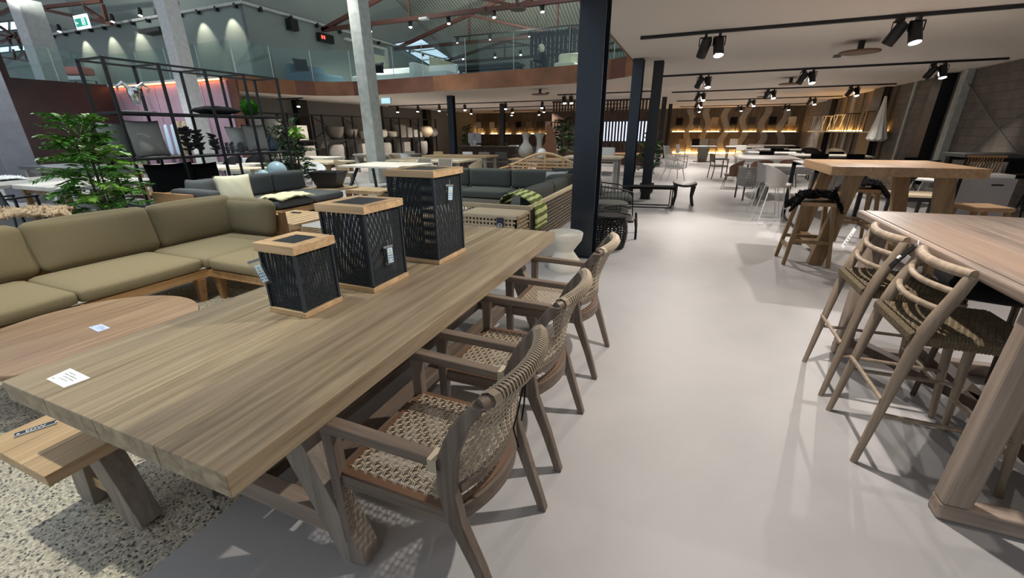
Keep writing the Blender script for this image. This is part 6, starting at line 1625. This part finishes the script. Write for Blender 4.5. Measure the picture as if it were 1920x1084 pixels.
# local frame: facing +y; seat height .45
import bmesh as _b
def skinbody(name,chains,mat,parent,sub=1):
    me=bpy.data.meshes.new(name); vs=[];es=[];rs=[]
    idx={}
    for ch in chains:
        prev=None
        for p,r_ in ch:
            key=tuple(round(c,4) for c in p)
            if key not in idx: idx[key]=len(vs); vs.append(p); rs.append(r_)
            if prev is not None: es.append((prev,idx[key]))
            prev=idx[key]
    me.from_pydata(vs,es,[]); o=bpy.data.objects.new(name,me); col.objects.link(o); o.parent=parent
    o.modifiers.new('skin','SKIN'); sv=me.skin_vertices[0].data if me.skin_vertices else None
    if sv is None:
        bm=_b.new(); bm.from_mesh(me); bm.verts.layers.skin.verify(); bm.to_mesh(me); bm.free(); sv=me.skin_vertices[0].data
    for i,r_ in enumerate(rs): sv[i].radius=(r_,r_); sv[i].use_root=(i==0)
    s=o.modifiers.new('sub','SUBSURF'); s.levels=s.render_levels=sub
    md=o.modifiers['skin']; md.use_smooth_shade=True
    me.materials.append(MT[mat]); return o
pel=(0,0,.52)
torso=[(pel,.15),((0,.02,.68),.13),((0,.05,.84),.15),((0,.10,.99),.13),((0,.13,1.06),.055),((0,.16,1.14),.05)]
ch=[torso]
for s in (-1,1):
    ch.append([(pel,.15),((s*.10,.02,.50),.095),((s*.12,.42,.52),.07),((s*.12,.46,.28),.05),((s*.12,.44,.07),.038),((s*.13,.56,.04),.035)])
    ch.append([((0,.10,.99),.13),((s*.18,.10,.98),.06),((s*.24,.18,.76),.045),((s*.16,.40,.80),.035),((s*.12,.50,.84),.028)])
body=skinbody('body',ch,'black_fabric',pe,2)
for s in (-1,1):
    hc=[[((s*.12,.49,.84),.026),((s*.11,.545,.85),.03)]]
    for f in range(4): hc.append([((s*.11,.545,.85),.03),((s*(.11-.025+.016*f),.585,.855),.010),((s*(.11-.027+.017*f),.625-.006*abs(f-1.5),.84),.008)])
    hc.append([((s*.12,.49,.84),.026),((s*.075,.53,.86),.011),((s*.06,.56,.86),.009)])
    skinbody('hand',hc,'skin',pe,1)
hd=B(); vs=[];fs=[];n=16;m_=12; hc_=Vector((0,.19,1.24))
for i in range(m_+1):
    t=PI*i/m_
    for k in range(n):
        a=2*PI*k/n; X=.078*math.sin(t)*math.cos(a); Y=.098*math.sin(t)*math.sin(a); Zz=.118*math.cos(t)
        if Zz<-.02 and Y>0: X*=.85; Y*=.92
        if abs(math.cos(a))<.25 and Y>.06 and -.04<Zz<.02: Y+=.022
        if Y>.06 and .01<Zz<.035 and abs(X)>.02: Y-=.008
        vs.append(hc_+Vector((X,Y,Zz)))
for i in range(m_):
    for k in range(n): fs.append((i*n+k,(i+1)*n+k,(i+1)*n+(k+1)%n,i*n+(k+1)%n))
hd.add(vs,fs); hd_o=hd.obj('head','skin',pe,True,3)
for s in (-1,1):
    B().lathe([(.009,0),(.009,.004)],n=8).xf(Matrix.Translation(hc_+Vector((s*.03,.088,.018)))@Matrix.Rotation(-PI/2,4,'X')).obj('eye','ink',hd_o)
    B().rbox(hc_+Vector((s*.078,-.005,0)),(.018,.04,.06),.008,4).obj('ear','skin',hd_o,True)
B().b2(-.022,.022,.19+.085,.19+.093,1.24-.062,1.24-.054).obj('mouth','leather_tan',hd_o)
hb=B(); vs=[];fs=[]
for i in range(m_+1):
    t=PI*.98*i/m_
    for k in range(n):
        a=2*PI*k/n; e=1+.05*math.sin(k*5+i*3); X=.135*math.sin(t)*math.cos(a)*e; Y=.145*math.sin(t)*math.sin(a)*e-.03; Zz=.165*math.cos(t)*e+.01
        if Y>.035 and Zz<.075: Y=.03
        vs.append(hc_+Vector((X,Y,Zz)))
for i in range(m_):
    for k in range(n): fs.append((i*n+k,(i+1)*n+k,(i+1)*n+(k+1)%n,i*n+(k+1)%n))
hb.add(vs,fs); hb.obj('hair','hair_blond',pe,True,3)
pcx=slat_chair('black chair upstairs carrying the seated person',px,18.6,0,'black_steel','black_fabric','black_steel',False,sh=.40,bh=.78); pcx.location=(px,18.6,FZ); pcx.rotation_euler=(0,0,PI*.5+.35)
# red cushion parasol corner at far left upstairs
rd=thing('lounge_chair','reddish cushioned lounge chair upstairs above the black shelving','lounge chair',(aty(139,118,14.0-1.0).x,13.0,FZ),.4)
B().rbox((0,0,.95),(1.2,.7,.35),.12,8).obj('red_cushion','red_cloth',rd,True); B().b2(-.6,.6,-.35,.35,.55,.72).obj('seat','white_fabric',rd)
for sx in (-1,1):
    for sy in (-1,1): B().b2(sx*.5-.03,sx*.5+.03,sy*.3-.03,sy*.3+.03,0,.55).obj('leg','grey_steel',rd)
# ---------- lights: the track spots, added roof uplights and the daylight of the hall ----------
def spot(x,y,z,tx,ty,tz,e,ang=70,c=(1,.90,.80),r=.03,blend=.5):
    l=bpy.data.lights.new('track_or_fill_lamp','SPOT'); l.energy=e; l.spot_size=math.radians(ang); l.spot_blend=blend; l.color=c; l.shadow_soft_size=r
    o=bpy.data.objects.new('lamp_light',l); col.objects.link(o); o.location=(x,y,z)
    d=Vector((tx-x,ty-y,tz-z)); o.rotation_euler=d.to_track_quat('-Z','Y').to_euler(); return o
WH=(1,.93,.87)
spot(.62,2.62,2.80,.3,2.0,0,270,130,WH)
spot(.10,7.95,2.78,.2,6.6,0,260,120,WH); spot(2.5,7.95,2.78,2.3,6.8,0,260,120,WH); spot(5.1,7.95,2.78,5.1,6.8,0,200,120,WH)
for y,e in ((13.9,230),(19.7,270),(25.6,280),(31.6,280)):
    for x in (.1,2.5,5.1): spot(x,y-.1,2.8,x,y-1.2,0,e,120,(1,.92,.86))
spot(4.2,2.5,2.8,3.8,2.6,0,150,120,(1,.9,.82))
# hall lamps on the tracks above the left half
for x,y,z,e,tx,ty,c,*an in ((-2.9,.7,5.8,760,-3.5,.9,(.99,.97,.84),50),(-5.6,4.8,6.0,800,-5.8,3.8,(.97,.97,.88),66),(-8,8,6.2,900,-8,7,(.93,.97,.92)),(-13,5,6.4,1100,-13,5,(.90,.96,1)),(-11,11,6.2,700,-10,12,(.95,.97,.9)),(-20,7,6.4,1000,-19,8,(.88,.95,1)),(-5,11,6.2,500,-5,11,(.98,.97,.9),80)):
    spot(x,y,z,tx,ty,0,e,an[0] if an else 110,c,.06)
for x,y in ((-14.6,18.5),(-14.6,24.5),(-14,21),(-7,21.5),(-4.5,19),(-12,27),(-6,28),(-15,15)): spot(x,y,2.8,x,y-.4,0,330,130,(1,.9,.8))
# wall washers and other lamps of the upper floor, then added uplights
for x in (-29,-26.7,-24.5,-20,-18.2): spot(x,GY-.5,6.35,x,GY+.3,4.6,90,70,(1,.95,.75))
for x,y in ((-14,17),(-12,22),(-6,22),(-9,30),(-3,18)): spot(x,y,6.0,x,y+1,3.5,500,140,(.95,.98,.93))
for x,y in ((-12,14),(-5,13),(-24,9),(-9,20)): spot(x,y,6.3,x,y+3,12,700,150,(.93,1,.93),.1)  # added upward fill spots, not real fittings, to brighten the dark roof sheet
# shelf led light at the back walls
w=bpy.data.worlds.new('world'); scene.world=w; w.use_nodes=True
bg=w.node_tree.nodes['Background']; bg.inputs['Color'].default_value=(.74,.86,1,1); bg.inputs['Strength'].default_value=.8
scene.view_settings.view_transform='Standard'; scene.view_settings.look='None'; scene.view_settings.gamma=1; scene.view_settings.exposure=0
